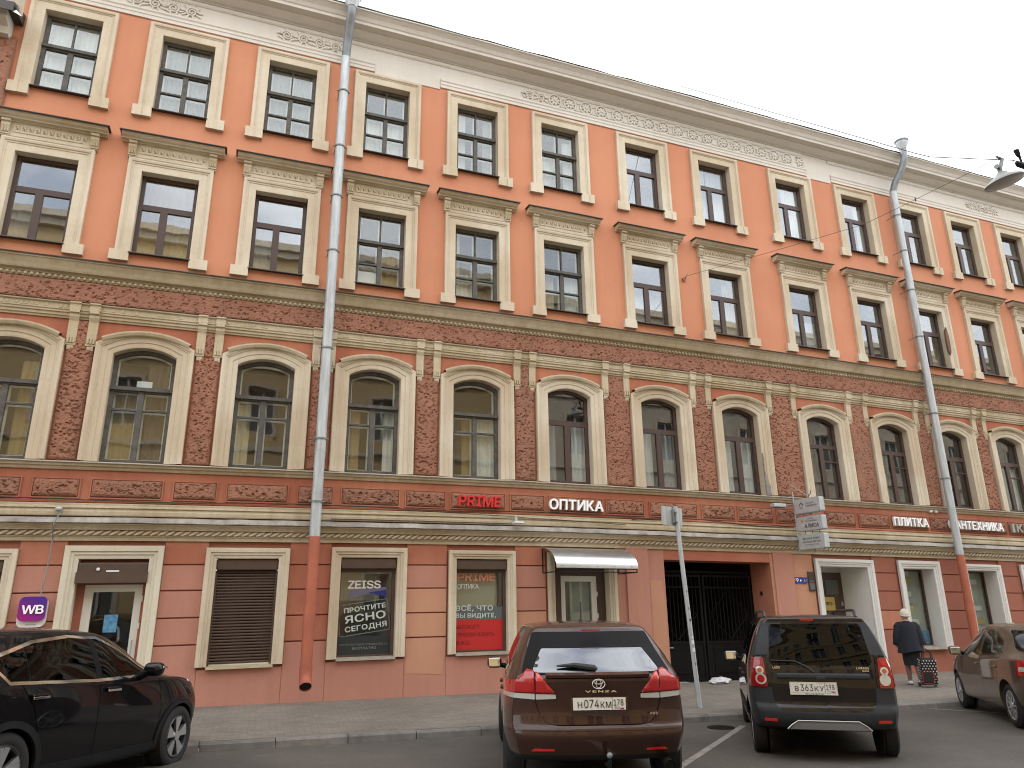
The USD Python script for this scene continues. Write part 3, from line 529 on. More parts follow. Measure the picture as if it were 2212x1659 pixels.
for g in GW:
    x0, x1, z0, z1, a, b, what, pm = g
    if what == 'shop': shop_window(g)
    elif what == 'shop_a':
        W = shop_window(g)
        fobj('dark_film', MB().box(x0 + .036, x1 - .07, -.158, -.1575, z0 + .06, z0 + .42), 'film_black', W); fobj('backing_board', MB().box(x0 + .3, x1 - .12, -.62, -.6, z0, 2.05), 'film_grey', W); fobj('pale_panel', MB().box(x0 + .04, x1 - .3, -.36, -.35, 1.9, 2.5), 'film_pale', W)
        fobj('violet_swoosh', slab(sg.Polygon([(x0 + .22, 2.1), (x0 + .6, 2.14), (x1 - .19, 2.18), (x1 - .19, 1.98), (x0 + .75, 2.06), (x0 + .22, 1.95)]), -.158, -.1565), 'film_violet', W)
        fobj('blue_swoosh', slab(sg.Polygon([(x0 + .62, 2.065), (x1 - .3, 2.1), (x1 - .19, 2.12), (x1 - .19, 1.97), (x1 - .3, 2.0)]), -.156, -.1545), 'film_blue', W)
        text_parts(W, 'ZEISS', x0 + .19, 2.15, .155, -.153, 'zeiss_white', True, .004, .06, width=.70, one=True, name='lettering')
        ry = 0.13
        fr = sg.box(0, 0, 1.0, .58).buffer(.0); fr = fr.buffer(.03).difference(fr.buffer(.018)); fr = sa.rotate(fr, 7.5, origin=(0, 0)); fr = sa.translate(fr, x0 + .10, 1.20)
        fobj('sticker_outline', slab(fr, -.154, -.152), 'film_text_dim', W)
        text_parts(W, 'ПРОЧТИТЕ', x0 + .14, 1.645, .095, -.154, 'film_text', True, .004, .16, rot=ry, width=.88, one=True, name='lettering')
        text_parts(W, 'ЯСНО', x0 + .17, 1.44, .145, -.154, 'film_text', True, .004, .16, rot=ry, width=.86, one=True, name='lettering')
        text_parts(W, 'СЕГОДНЯ', x0 + .18, 1.265, .10, -.154, 'film_text', True, .004, .16, rot=ry, width=.88, one=True, name='lettering')
        text_parts(W, 'КОНСУЛЬТАЦИЯ СПЕЦИАЛИСТА', x0 + .08, 1.0, .04, -.154, 'film_text_dim', False, .003, .18, width=1.0, one=True, name='lettering')
        text_parts(W, 'БЕСПЛАТНО', x0 + .34, .92, .048, -.154, 'film_text_dim', True, .003, .18, width=.5, one=True, name='lettering')
    elif what == 'shop_b':
        W = shop_window(g)
        fobj('red_film', MB().box(x0 + .036, x1 - .07, -.158, -.1565, z0 + .06, 1.47), 'film_red', W)
        fobj('grey_film', MB().box(x0 + .036, x1 - .07, -.158, -.1565, 1.471, 1.74), 'film_grey', W)
        fobj('pale_panel', MB().box(x0 + .036, x1 - .17, -.26, -.25, 1.74, 2.47), 'film_pale', W)
        text_parts(W, 'PRIME', x0 + .07, 2.30, .17, -.154, 'film_coral', True, .004, .1, width=.9, one=True, name='lettering')
        text_parts(W, 'ОПТИКА', x0 + .07, 2.13, .10, -.154, 'zeiss_white', False, .004, .1, width=.5, one=True, name='lettering')
        text_parts(W, 'ВСЁ, ЧТО', x0 + .04, 1.66, .105, -.154, 'film_text', True, .004, .15, width=.87, one=True, name='lettering')
        text_parts(W, 'ВЫ ВИДИТЕ,', x0 + .04, 1.51, .09, -.154, 'film_text', True, .004, .15, width=.94, one=True, name='lettering')
        for t, z, wd in (('МОЖЕТ', 1.28, .55), ('ПРЕОБРАЗИТЬ', 1.12, .9), ('ВАС', .95, .32)): text_parts(W, t, x0 + .05, z, .075, -.154, 'film_red_text', True, .003, .2, width=wd, one=True, name='lettering')
    elif what == 'shutter':
        n = 31; zz = np.linspace(z0 + .03, z1 - .23, n + 1); prof = []
        for k in range(n): h = zz[k + 1] - zz[k]; prof += [(-.13, zz[k]), (-.105, zz[k] + .012), (-.10, zz[k] + h * .5), (-.105, zz[k + 1] - .012)]
        W = fobj('roller_shutter', cornice(x0 + .04, x1 - .04, prof + [(-.13, zz[-1])], 2, ends=False), 'shutter_brown', bld)
        fobj('shutter_box', MB().mesh(rbox(x0 + .002, x1 - .002, -.2, -.02, z1 - .23, z1 - .002, .03)), 'shutter_brown', W, smooth=30)
        [fobj('guide_rail', MB().box(q, q + .04, -.16, -.08, z0, z1 - .23), 'shutter_brown', W) for q in (x0, x1 - .04)]
        fobj('sill', cornice(x0 - .01, x1 + .03, [(-.2, z0 + .02), (.08, z0 - .01), (.08, z0 - .05), (-.2, z0 - .04)], 1.3), 'cream_dirty', W)
        g_surround(g, W)
    elif what in ('door_white', 'door_awning'):
        lx0, lx1, lz, gx0, gx1, gz = ((-2.55, -1.56, 2.27, -2.40, -1.69, 2.14) if what == 'door_white' else (7.36, 8.30, 2.42, 7.47, 8.17, 2.29))
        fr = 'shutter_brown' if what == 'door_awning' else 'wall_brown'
        D = fobj('door', bars(rect(lx0, lx1, z0 + .05, lz), [rect(gx0, gx1, z0 + .25, gz)], -.30, -.23), 'pvc_white', bld, label='white plastic glazed shop door under the %s' % ('metal awning' if what == 'door_awning' else 'dark roller shutter box'))
        fobj('pane', slab(rect(gx0, gx1, z0 + .25, gz), -.268, -.262), 'glass_shop', D)
        fobj('handle', MB().tube([(lx1 - .07, -.20, 1.0), (lx1 - .07, -.17, 1.0), (lx1 - .07, -.17, 1.25), (lx1 - .07, -.20, 1.25)], .012, 6), 'galv', D)
        fobj('hinge', MB().box(lx1 - .02, lx1 + .02, -.24, -.21, 1.95, 2.06).box(lx1 - .02, lx1 + .02, -.24, -.21, 1.45, 1.56), 'pvc_white', D)
        fobj('door_frame', bars(rect(x0, x1, z0, z1), [rect(lx0, lx1, z0, lz)], -.32, -.22), fr, D)
        fobj('door_step', MB().box(x0, x1, -.3, .12, -.3, z0 + .04), 'concrete', D)
        g_surround(g, D, .32); room(x0, x1, z0, z1, 'room', D, 2.5)
        if what == 'door_white':
            fobj('shutter_box', MB().mesh(rbox(x0 + .002, x1 - .002, -.22, .02, 2.34, z1 - .06, .03)).box(x0 - .01, x1 + .01, -.2, .05, 2.30, 2.50), 'shutter_brown', D, smooth=30)
            fobj('poster', MB().box(-2.16, -1.93, -.256, -.253, 1.40, 1.72), 'poster_blue', D)
            fobj('sticker', MB().box(-2.2, -1.98, .052, .054, 2.50, 2.53), 'paper', D); fobj('lamp', MB().mesh(rbox(-2.37, -2.31, .02, .06, 2.52, 2.58, .02)), 'paper', D)
        else:
            fobj('blind', MB().box(gx0 + .16, gx1 - .03, -.33, -.32, z0 + .3, gz), 'board_pale', D)
    elif what == 'door_deep':
        D = fobj('door', MB().box(15.0, 16.46, -.86, -.80, z0, z1 - .12).box(15.12, 15.7, -.80, -.785, z0 + .2, 1.1).box(15.82, 16.34, -.80, -.785, z0 + .2, 1.1), 'shutter_brown', bld, label='dark brown panelled door set deep in a white surround')
        fobj('door_window', MB().box(15.85, 16.30, -.80, -.79, 2.05, 2.45), 'film_grey', D)
        fobj('handle', MB().box(16.34, 16.38, -.80, -.76, 1.75, 1.86), 'galv', D)
        fobj('notice', MB().box(15.70, 16.10, -.784, -.78, 1.62, 1.98), 'sheet_yellow', D); text_parts(D, 'ЛЮЗ-', 15.76, 1.76, .085, -.78, 'letter_black', True, .004, .15, width=.28, one=True, name='lettering')
        g_surround(g, D, .05)
        mb = MB().add([(15.0, -.05, z0), (15.0, -.05, z1), (15.0, -.80, z1), (15.0, -.80, z0)], [(0, 1, 2, 3)]).add([(16.66, -.05, z0), (16.66, -.05, z1), (16.46, -.86, z1), (16.46, -.86, z0)], [(0, 1, 2, 3)]).add([(15.0, -.05, z1), (16.66, -.05, z1), (16.46, -.86, z1), (15.0, -.86, z1)], [(0, 1, 2, 3)])
        mb.add([(15.0, -.86, z1 - .13), (16.47, -.86, z1 - .13), (16.47, -.86, z1), (15.0, -.86, z1)], [(0, 1, 2, 3)])
        fobj('reveal', mb, 'white_paint', D); fobj('door_step', MB().box(x0, x1, -.9, .1, -.5, z0), 'concrete', D)
    elif what.startswith('tile'):
        W = fobj('shop_window', bars(rect(x0, x1, z0, z1), [rect(x0 + .05, x1 - .05, z0 + .06, z1 - .06)], -.46, -.40), 'shutter_brown', bld)
        fobj('pane', slab(rect(x0 + .05, x1 - .05, z0 + .06, z1 - .06), -.432, -.427), 'glass_shop', W)
        g_surround(g, W, .41); room(x0, x1, z0, z1, 'room_light', W, 1.4)
        fobj('backing_board', MB().box(x0 + .05, x1 - .05, -.52, -.50, z0 + .06, z1 - .06), 'board_pale', W)  # pale board added behind the pane to brighten the dark window
        fobj('sill', cornice(x0 - .08, x1 + .02, [(-.40, z0 + .02), (.10, z0 - .005), (.10, z0 - .06), (-.40, z0 - .05)], 1.3), 'sill_pale', W)
        fobj('blue_film', MB().box(x0 + .05, x1 - .05, -.45, -.446, z0 + .06, z0 + .42), 'poster_blue', W)
        for k in range(7):
            zz = 1.25 + .19 * k
            xx = x0 + .12 + .3 * rnd.random()
            fobj('notice', MB().box(xx, xx + .32 + .3 * rnd.random(), -.47, -.467, zz, zz + .14), ('sheet_yellow', 'price_tag', 'paper', 'film_pale')[(k + int(x0)) % 4], W)
# ---- gateway
T = fobj('gateway', MB().box(10.091, 13.339, -.8, 0.0, 2.83, 3.12), 'wall_red', bld, label='open carriage gateway with orange lintel and dark passage behind')
mb = MB(); v = lambda x, d, z: (x, d, z)
for (x, e) in ((10.09, -1), (13.34, 1)):
    mb = MB().add([(x, 0, -.7), (x, 0, 2.83), (x - .02 * (1 if x > 12 else 0), -.8, 2.83), (x - .02 * (1 if x > 12 else 0), -.8, -.7)], [(0, 1, 2, 3)])
    fobj('gateway_jamb', mb, 'wall_red', T)
fobj('intercom', MB().box(13.318, 13.335, -.50, -.40, 2.0, 2.10), 'black_plastic', T)
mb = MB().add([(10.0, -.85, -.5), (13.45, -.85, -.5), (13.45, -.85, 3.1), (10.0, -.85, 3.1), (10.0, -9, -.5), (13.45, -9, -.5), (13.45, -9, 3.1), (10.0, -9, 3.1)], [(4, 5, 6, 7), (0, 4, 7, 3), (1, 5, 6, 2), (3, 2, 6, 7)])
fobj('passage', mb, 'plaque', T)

paint('bare_plaster', (0.30, 0.28, 0.25), 0.9, noise=0.4, scale=9.0, bump=0.4); paint('stain_dark', (0.20, 0.10, 0.07), 0.9, noise=0.4, scale=7.0)
g_ = np.random.default_rng(12)
def blot(cx, cz, rx, rz, n=18, j=.25): return sg.Polygon([(cx + rx * (1 + j * (g_.random() - .5)) * math.cos(a), cz + rz * (1 + j * (g_.random() - .5)) * math.sin(a)) for a in np.linspace(0, 2 * np.pi, n + 1)[:-1]])
fobj('fallen_plaster', slab(sg.Polygon([(13.445, 4.61), (13.445, 5.75), (13.47, 5.6), (13.455, 5.3), (13.50, 5.1), (13.53, 4.95), (13.60, 4.85), (13.58, 4.72), (13.62, 4.61)]), .0, .075), 'bare_plaster', bld)
fobj('fallen_plaster', slab(blot(21.56, 10.08, .075, .46), .0, .062), 'stain_dark', bld)
for cx, cz, rx, rz in ((3.95, 12.15, .02, .28), (4.02, 11.0, .05, .09), (3.98, 9.85, .03, .26), (17.0, 13.2, .04, .16), (16.8, 14.1, .16, .06)): fobj('scraped_paint', slab(blot(cx, cz, rx, rz, 12, .6), .001, .003), 'wall_light', bld)
# ------------------------------------------------------------------ ground, road, kerb, sidewalk (world metres)
def base_z(x): return -0.0095 * np.asarray(x, float)
def kerb_y(x): return 11.45 - 0.045 * np.clip(x, -12, 30)
def road_z(x, y): return base_z(x) - 0.15 + 0.022 * np.clip(kerb_y(x) - y, 0, 6.0)
def tex_ground(name, col, dark, light, pav=False):
    nodes = {'g': ('geometry', {}), 'n1': ('noise_texture', {'scale': 0.55, 'detail': 5.0, 'roughness': 0.6}), 'r1': ('rgb_ramp', {'ramp': [(0.35, dark), (0.62, col)]}),
             'n2': ('noise_texture', {'scale': 38.0, 'detail': 4.0, 'roughness': 0.7}), 'r2': ('rgb_ramp', {'ramp': [(0.40, (0.78, 0.78, 0.78)), (0.70, (1.15, 1.13, 1.10))]}), 'mu': ('mix', {'mix_type': 'multiply', 'fac': 1.0}),
             'n3': ('noise_texture', {'scale': 2.6, 'detail': 7.0, 'roughness': 0.72}), 'r3': ('rgb_ramp', {'ramp': [(0.60, (0, 0, 0)), (0.74, (0.75, 0.75, 0.75))]}), 'st': ('mix', {'mix_type': 'mix', 'color2': light}),
             'bn': ('noise_texture', {'scale': 120.0, 'detail': 4.0}), 'b': ('bump', {'strength': 0.5, 'distance': 0.006}), 'p': ('principled_bsdf', {'roughness': 0.85, 'specular_ior_level': 0.3})}
    links = [('g.position', 'n1.vector'), ('n1.fac', 'r1.fac'), ('g.position', 'n2.vector'), ('n2.fac', 'r2.fac'), ('r1.color', 'mu.color1'), ('r2.color', 'mu.color2'), ('g.position', 'n3.vector'), ('n3.fac', 'r3.fac'),
             ('mu.color', 'st.color1'), ('r3.color', 'st.fac'), ('g.position', 'bn.vector'), ('bn.fac', 'b.height'), ('b.normal', 'p.normal')]
    if pav:
        nodes['mp'] = ('mapping', {'rotation': (0, 0, 0.045), 'scale': (1, 1, 1)})
        nodes['br'] = ('brick_texture', {'scale': 1.0, 'brick_width': 0.2, 'row_height': 0.1, 'mortar_size': 0.006, 'mortar_smooth': 0.3, 'color1': (1.06, 1.04, 1.02), 'color2': (0.86, 0.87, 0.88), 'mortar': (0.72, 0.71, 0.69), 'bias': 0.0})
        nodes['m2'] = ('mix', {'mix_type': 'multiply', 'fac': 1.0})
        links += [('g.position', 'mp.vector'), ('mp.vector', 'br.vector'), ('st.color', 'm2.color1'), ('br.color', 'm2.color2'), ('m2.color', 'p.base_color')]
    else: links += [('st.color', 'p.base_color')]
    M[name] = usdkit.material(stage, '/World/Looks/' + name, nodes, links, surface='p.BSDF')
tex_ground('asphalt', (0.135, 0.125, 0.11), (0.095, 0.09, 0.08), (0.18, 0.165, 0.145))
tex_ground('paving', (0.275, 0.25, 0.215), (0.21, 0.19, 0.165), (0.31, 0.28, 0.245), True)
tex_ground('ground_mat', (0.10, 0.095, 0.085), (0.08, 0.075, 0.07), (0.12, 0.11, 0.1))
paint('kerb_stone', (0.27, 0.255, 0.235), 0.85, noise=0.4, scale=5.0, bump=0.4); paint('kerb_dark', (0.22, 0.21, 0.195), 0.85, noise=0.4, scale=5.0, bump=0.4)
paint('line_paint', (0.42, 0.40, 0.36), 0.7, noise=0.55, scale=9.0)
def ground_grid(x0, x1, yf0, yf1, zf, nx, ny):
    X = np.linspace(x0, x1, nx)[:, None] * np.ones((1, ny)); t = np.linspace(0, 1, ny)[None, :]
    Y = yf0(X) * (1 - t) + yf1(X) * t
    return MB().grid(np.stack([X, Y, zf(X, Y)], -1))
obj('ground', ground_grid(-250, 250, lambda x: -250 + 0 * x, lambda x: 250 + 0 * x, lambda x, y: -0.9 - 0.0095 * np.clip(x, -60, 60), 11, 3), 'ground_mat', label='flat ground under the street', cat='ground', kind='structure')
obj('road', ground_grid(-40, 70, lambda x: -2.0 + 0 * x, lambda x: kerb_y(x) + .02, road_z, 90, 40), 'asphalt', label='worn grey asphalt road with parked cars', cat='road', kind='structure')
def walk_z(x, y):
    t = np.clip((15.0 - y) / (15.0 - kerb_y(x)), 0, 1); return base_z(x) - 0.04 * t - 0.002
obj('sidewalk', ground_grid(-40, 70, lambda x: kerb_y(x) + .14, lambda x: 15.2 + 0 * x, walk_z, 60, 12), 'paving', label='grey paved sidewalk along the foot of the orange building', cat='sidewalk', kind='structure')
kb = thing('kerb', 'weathered grey kerb stones between the sidewalk and the road', 'kerb', kind='structure')
x = -9.0
while x < 34:
    L = 0.98; a = math.atan2(-0.045 * L, L); zc = float(base_z(x + L / 2)) - .04
    st = MB(); y0, y1 = float(kerb_y(x)), float(kerb_y(x + L)); dz = (rnd.random() - .5) * .008; c = .025
    for (xa, ya, xb, yb) in ((x + .006, y0, x + L - .006, y1),):
        za, zb = float(base_z(xa)) - .04 + dz, float(base_z(xb)) - .04 + dz
        v = []
        for (xx, yy, zz) in ((xa, ya, za), (xb, yb, zb)): v += [(xx, yy, zz - .22), (xx, yy, zz - c), (xx, yy + c, zz), (xx, yy + .14, zz), (xx, yy + .14, zz - .22)]
        st.add(v, [(0, 1, 6, 5), (1, 2, 7, 6), (2, 3, 8, 7), (3, 4, 9, 8)]); st.add(v, [(0, 1, 2), (0, 2, 3), (0, 3, 4), (5, 7, 6), (5, 8, 7), (5, 9, 8)])
    obj('kerb_stone', st, ('kerb_stone', 'kerb_dark')[rnd.random() < .35], kb); x += L
def strip(p, q, w, name, label):
    p, q = np.array(p, float), np.array(q, float); t = (q - p) / np.linalg.norm(q - p); n = np.array([-t[1], t[0]]) * w / 2; k = 14; g = np.random.default_rng(5)
    P = np.zeros((k, 2, 3))
    for i in range(k):
        c = p + (q - p) * i / (k - 1)
        for j, s in enumerate((-1, 1)): e = c + s * n * (1 + .12 * (g.random() - .5)); P[i, j] = (e[0], e[1], float(road_z(e[0], e[1])) + .004)
    return obj(name, MB().grid(P), 'line_paint', label=label, cat='road marking', kind='structure')
strip((3.2, 6.35), (7.88, 10.5), .10, 'parking_line', 'worn white diagonal parking line between the maroon crossover and the dark van')
strip((12.32, 11.1 - .15), (14.5, 7.0), .07, 'parking_line', 'faint white parking line behind the dark van, running under the brown sedan')
mh = MB().mesh(trimesh.creation.cylinder(.21, .012, sections=24)); mh = mh.done(); mh.apply_translation((7.42, 10.45, float(road_z(7.42, 10.45)) + .004))
obj('manhole_cover', mh, 'iron', label='small dark round iron cover set in the asphalt beside the van', cat='manhole cover')

# ------------------------------------------------------------------ gate, downpipes
G = thing('iron_gate', 'black double leaf iron gate with barred top closing the carriage gateway', 'gate')
for (a, b) in ((10.12, 11.71), (11.76, 13.30)):
    fr = MB()
    for q in ((a, a + .06, -.1, 2.52), (b - .06, b, -.1, 2.52), (a + .06, b - .06, 2.46, 2.52), (a + .06, b - .06, .80, .86), (a + .06, b - .06, 2.18, 2.22), (a + .06, b - .06, -.1, -.03)): fr.box(q[0], q[1], -.90, -.85, q[2], q[3])
    L = fobj('gate_leaf', fr, 'iron', G)
    fobj('panel', MB().box(a + .06, b - .06, -.885, -.87, -.03, .80), 'iron', L)
    pm = [sg.box(a + .2, .08, b - .2, .70), sg.box(a + .24, .12, b - .24, .66)]
    fobj('panel_moulding', slab(pm[0].difference(pm[1]), -.869, -.855), 'iron', L)
    for xx in np.arange(a + .16, b - .08, .115): fobj('bar', MB().box(xx - .01, xx + .01, -.883, -.863, .86, 2.46), 'iron', L)
    cx = (a + b) / 2; dm = MB()
    for p, q in (((cx - .6, 1.5), (cx, 2.15)), ((cx, 2.15), (cx + .6, 1.5)), ((cx + .6, 1.5), (cx, .9)), ((cx, .9), (cx - .6, 1.5))): dm.tube([(p[0], -.855, p[1]), (q[0], -.855, q[1])], .011, 5)
    fobj('lozenge', dm, 'iron', L)
fobj('handle', MB().box(10.62, 10.72, -.85, -.82, .70, .73), 'galv', G)
fobj('hinge_bar', MB().box(10.1, 13.3, -.92, -.88, 2.56, 2.62), 'iron', G)
def downpipe(name, label, top, pts, zred, zend, joints, brackets, r=.112):
    T = thing(name, label, 'downpipe', 'galvanised downpipes on the facade')
    f = MB(); x, d, z = top
    fobj('funnel', f.tube([(x, d, z + .16), (x, d, z + .10), (x, d, z + .02), (x, d, z - .10), (x, d, z - .16)], [.19, .20, .19, .13, .115], 14), 'galv', T, smooth=40)
    fobj('rim', MB().tube([(x, d, z + .10), (x, d, z + .125), (x, d, z + .16), (x, d, z + .175)], [.205, .225, .225, .20], 14), 'galv_dark', T, smooth=40)
    P = [np.array(p, float) for p in pts]
    fine = []
    for i in range(len(P) - 1):
        for t in np.linspace(0, 1, 6)[:-1]: fine.append(P[i] * (1 - t) + P[i + 1] * t)
    fine.append(P[-1]); fine = np.array(fine)
    for _ in range(3): fine[1:-1] = (fine[:-2] + 2 * fine[1:-1] + fine[2:]) / 4
    fobj('elbow', MB().tube(fine, r * .97, 14, False), 'galv_dark', T, smooth=50)
    xs, ds, zs = P[-1]; cuts = [zs] + [j for j in joints if zred < j < zs] + [zred]
    for a, b in zip(cuts[:-1], cuts[1:]):
        fobj('pipe_section', MB().tube([(xs, ds, a), (xs, ds, a - .03), (xs, ds, a - .05), (xs, ds, (a + b) / 2), (xs, ds, b - .02)], [r * 1.05, r * 1.05, r, r * .985, r * .985], 14, False), 'galv', T, smooth=40)
    mid = (zred + zend) / 2
    fobj('painted_section', MB().tube([(xs, ds, zred), (xs, ds, zred - .05), (xs, ds, mid + .05)], [r * 1.02] * 3, 14, False), 'pipe_red', T, smooth=40)
    fobj('painted_section', MB().tube([(xs, ds, mid + .055), (xs, ds, mid), (xs, ds, zend + .30)], [r * 1.1, r * 1.1, r * 1.0], 14, False), 'pipe_red', T, smooth=40)
    fobj('outlet', MB().tube([(xs, ds, zend + .33), (xs, ds, zend + .22), (xs, ds + .02, zend + .12), (xs, ds + .08, zend + .03), (xs, ds + .15, zend - .03)], [r * 1.12, r * 1.12, r * 1.08, r * 1.06, r * 1.06], 14, False), 'pipe_red', T, smooth=40)
    o = MB().tube([(xs, ds + .12, zend - .005), (xs, ds + .125, zend - .01)], [r * 1.0, r * 1.0], 14); fobj('outlet_hole', o, 'dark_inside', T)
    for z in brackets:
        fobj('bracket', MB().tube([(xs, ds, z - .018), (xs, ds, z + .018)], [r * 1.16] * 2, 14).tube([(xs - r * 1.5, ds, z), (xs + r * 1.5, ds, z)], .014, 6).tube([(xs - r * .9, 0, z), (xs - r * .9, ds, z)], .012, 6), 'galv_dark', T)
    return T
downpipe('downpipe', 'grey galvanised downpipe with a red lower part beside the roller shutter', (1.58, .82, 16.42), [(1.58, .82, 16.26), (1.58, .80, 16.10), (1.575, .62, 15.86), (1.57, .42, 15.45), (1.565, .34, 15.10)], 3.18, .34, [13.6, 11.9, 10.2, 8.34, 6.7, 5.0, 4.1], [14.08, 12.49, 11.13, 9.69, 7.3, 5.24, 3.9])
downpipe('downpipe', 'grey downpipe with kinked top beside the street lamp, red below, nearest the woman', (20.15, .82, 16.68), [(20.15, .82, 16.52), (20.14, .82, 16.15), (20.08, .66, 15.78), (19.95, .45, 15.40), (19.92, .34, 15.10)], 3.18, .42, [13.4, 11.8, 10.0, 8.2, 6.4, 4.5], [14.2, 12.9, 11.5, 9.9, 7.4, 5.4])

# ------------------------------------------------------------------ signs
S = thing('shop_sign', 'red PRIME letters on the rough band above the optician', 'shop sign', 'lettered shop signs on the facade'); text_parts(S, 'PRIME', 4.72, 3.945, .235, .06, 'letter_red', True, .06, .14, slant=.06, width=1.02)
fobj('rail', MB().box(4.74, 5.70, .03, .058, 3.99, 4.01).box(4.74, 5.70, .03, .058, 4.12, 4.14), 'black_plastic', S)
S = thing('shop_sign', 'white ОПТИКА letters on the rough band left of the gateway', 'shop sign', 'lettered shop signs on the facade'); text_parts(S, 'ОПТИКА', 6.97, 3.945, .235, .06, 'letter_white', True, .07, .14, slant=.05, width=1.44)
fobj('rail', MB().box(7.0, 8.36, .03, .058, 3.99, 4.01).box(7.0, 8.36, .03, .058, 4.12, 4.14), 'black_plastic', S)
S = thing('shop_sign', 'white ПЛИТКА letters left of the right downpipe', 'shop sign', 'lettered shop signs on the facade'); text_parts(S, 'ПЛИТКА', 17.82, 3.96, .235, .07, 'letter_white', True, .07, .16, width=1.33)
fobj('rail', MB().box(17.84, 19.1, .03, .068, 4.0, 4.02).box(17.84, 19.1, .03, .068, 4.13, 4.15), 'black_plastic', S)
S = thing('shop_sign', 'white САНТЕХНИКА letters right of the right downpipe', 'shop sign', 'lettered shop signs on the facade'); text_parts(S, 'САНТЕХНИКА', 20.0, 3.96, .235, .07, 'letter_white', True, .07, .16, width=2.27)
fobj('rail', MB().box(20.02, 22.2, .03, .068, 4.0, 4.02).box(20.02, 22.2, .03, .068, 4.13, 4.15), 'black_plastic', S)
S = thing('shop_sign', 'unlit grey КЕ letters cut by the right picture edge', 'shop sign', 'lettered shop signs on the facade'); fobj('bar', MB().box(22.66, 22.76, .07, .14, 3.94, 4.2), 'letter_grey', S); text_parts(S, 'КЕ', 22.86, 3.96, .235, .07, 'letter_grey', True, .07, .16, width=.55); fobj('rail', MB().box(22.70, 23.4, .03, .068, 4.0, 4.02), 'black_plastic', S)
# WB box
usdkit.material(stage, '/World/Looks/wb_face', {'g': ('geometry', {}), 'sx': ('mapping', {'location': (3.28 * K * 1.9, 0, -1.86 * K * 2.3), 'scale': (1.9, 0, 2.3)}), 'sep': ('vector_math', {'math_type': 'dot_product', 'vector2': (0.55, 0, 1.0)}), 'mr': ('map_range', {'from_min': -.62, 'from_max': .62, 'to_min': 0.0, 'to_max': 1.0}),
    'r': ('rgb_ramp', {'ramp': [(0.0, (0.30, 0.004, 0.16)), (0.35, (0.16, 0.008, 0.20)), (0.65, (0.075, 0.012, 0.19)), (1.0, (0.03, 0.015, 0.24))]}), 'p': ('principled_bsdf', {'roughness': 0.35})},
    [('g.position', 'sx.vector'), ('sx.vector', 'sep.vector1'), ('sep.value', 'mr.value'), ('mr.result', 'r.fac'), ('r.color', 'p.base_color')], surface='p.BSDF'); M['wb_face'] = UsdShade.Material.Get(stage, '/World/Looks/wb_face')
S = thing('light_box_sign', 'purple rounded WB sign on a white backing left of the shop door', 'shop sign', 'lettered shop signs on the facade')
def rr(x0, x1, z0, z1, r): return sg.box(x0 + r, z0 + r, x1 - r, z1 - r).buffer(r, quad_segs=6)
fobj('face', slab(rr(-3.50, -3.07, 1.655, 2.075, .09), .10, .15), 'wb_face', S); fobj('backing', slab(rr(-3.51, -3.06, 1.545, 2.05, .10), .02, .098), 'pvc_white', S)
text_parts(S, 'WB', -3.445, 1.78, .145, .151, 'letter_white', True, .012, .02, width=.345, slant=.0); fobj('slot', MB().box(-3.36, -3.20, .099, .101, 1.585, 1.592), 'cable', S)
fobj('power_cable', MB().tube([(-3.2, .10, 2.06), (-3.17, .06, 2.6), (-3.16, .08, 3.1), (-3.15, .27, 3.35), (-3.12, .27, 3.46), (-3.08, .16, 3.62)], .011, 6), 'galv_dark', S)
fobj('junction_lamp', MB().mesh(trimesh.creation.icosphere(2, .05, ).apply_translation((-3.12, .19, 3.66)) if False else rbox(-3.18, -3.06, .12, .24, 3.61, 3.70, .04)), 'galv', S, smooth=40)
# blade sign (perpendicular to the wall)
BX = 14.187
B = thing('blade_sign', 'stack of three pale light boxes hung at right angles to the wall', 'hanging sign')
fobj('post', MB().tube([(BX + .03, .17, 3.1), (BX + .03, .17, 4.72)], .016, 6), 'galv', B)
for z in (3.25, 4.6): fobj('wall_arm', MB().tube([(BX + .03, 0, z), (BX + .03, .2, z)], .014, 6), 'galv', B)
fobj('stay', MB().tube([(BX + .03, 0.0, 5.0), (BX + .03, .72, 4.53)], .008, 5), 'galv', B); fobj('hook', MB().tube([(BX + .03, .72, 4.47), (BX + .03, .75, 4.53), (BX + .03, .83, 4.58), (BX + .03, .86, 4.66)], .014, 5), 'galv_dark', B)
def dz_face(mb):   # text built in the (x, d) plane of the wall is turned to face the left end of the street
    return mb
paint('panel_pale', (0.50, 0.50, 0.50), 0.45, noise=0.2, scale=8.0); paint('ink_grey', (0.20, 0.2, 0.205), 0.6); paint('ink_dark', (0.05, 0.03, 0.035), 0.6); paint('ink_green', (0.02, 0.20, 0.15), 0.6); paint('ink_plum', (0.13, 0.045, 0.07), 0.6); paint('ink_orange', (0.70, 0.24, 0.03), 0.6)
def blade_text(parent, t, d, z, h, mat, width=None, bold=True, slant=0.0):
    cur, ms = 0, []
    for ch in t:
        if ch == ' ': cur += h * .45; continue
        m = meshkit.text_mesh(ch, h, .003, bold); m.apply_translation((-m.bounds[0][0] + cur, 0, 0)); cur = m.bounds[1][0] + h * .16; ms.append(m)
    f = width / (cur - h * .16) if width else 1.0; mb = MB()
    for m in ms:
        v = m.vertices; mb.add(np.c_[BX - .001 - v[:, 2], d + v[:, 0] * f + slant * v[:, 1], z + v[:, 1]], m.faces[:, ::-1] if False else m.faces)
    return fobj('lettering', mb, mat, parent)
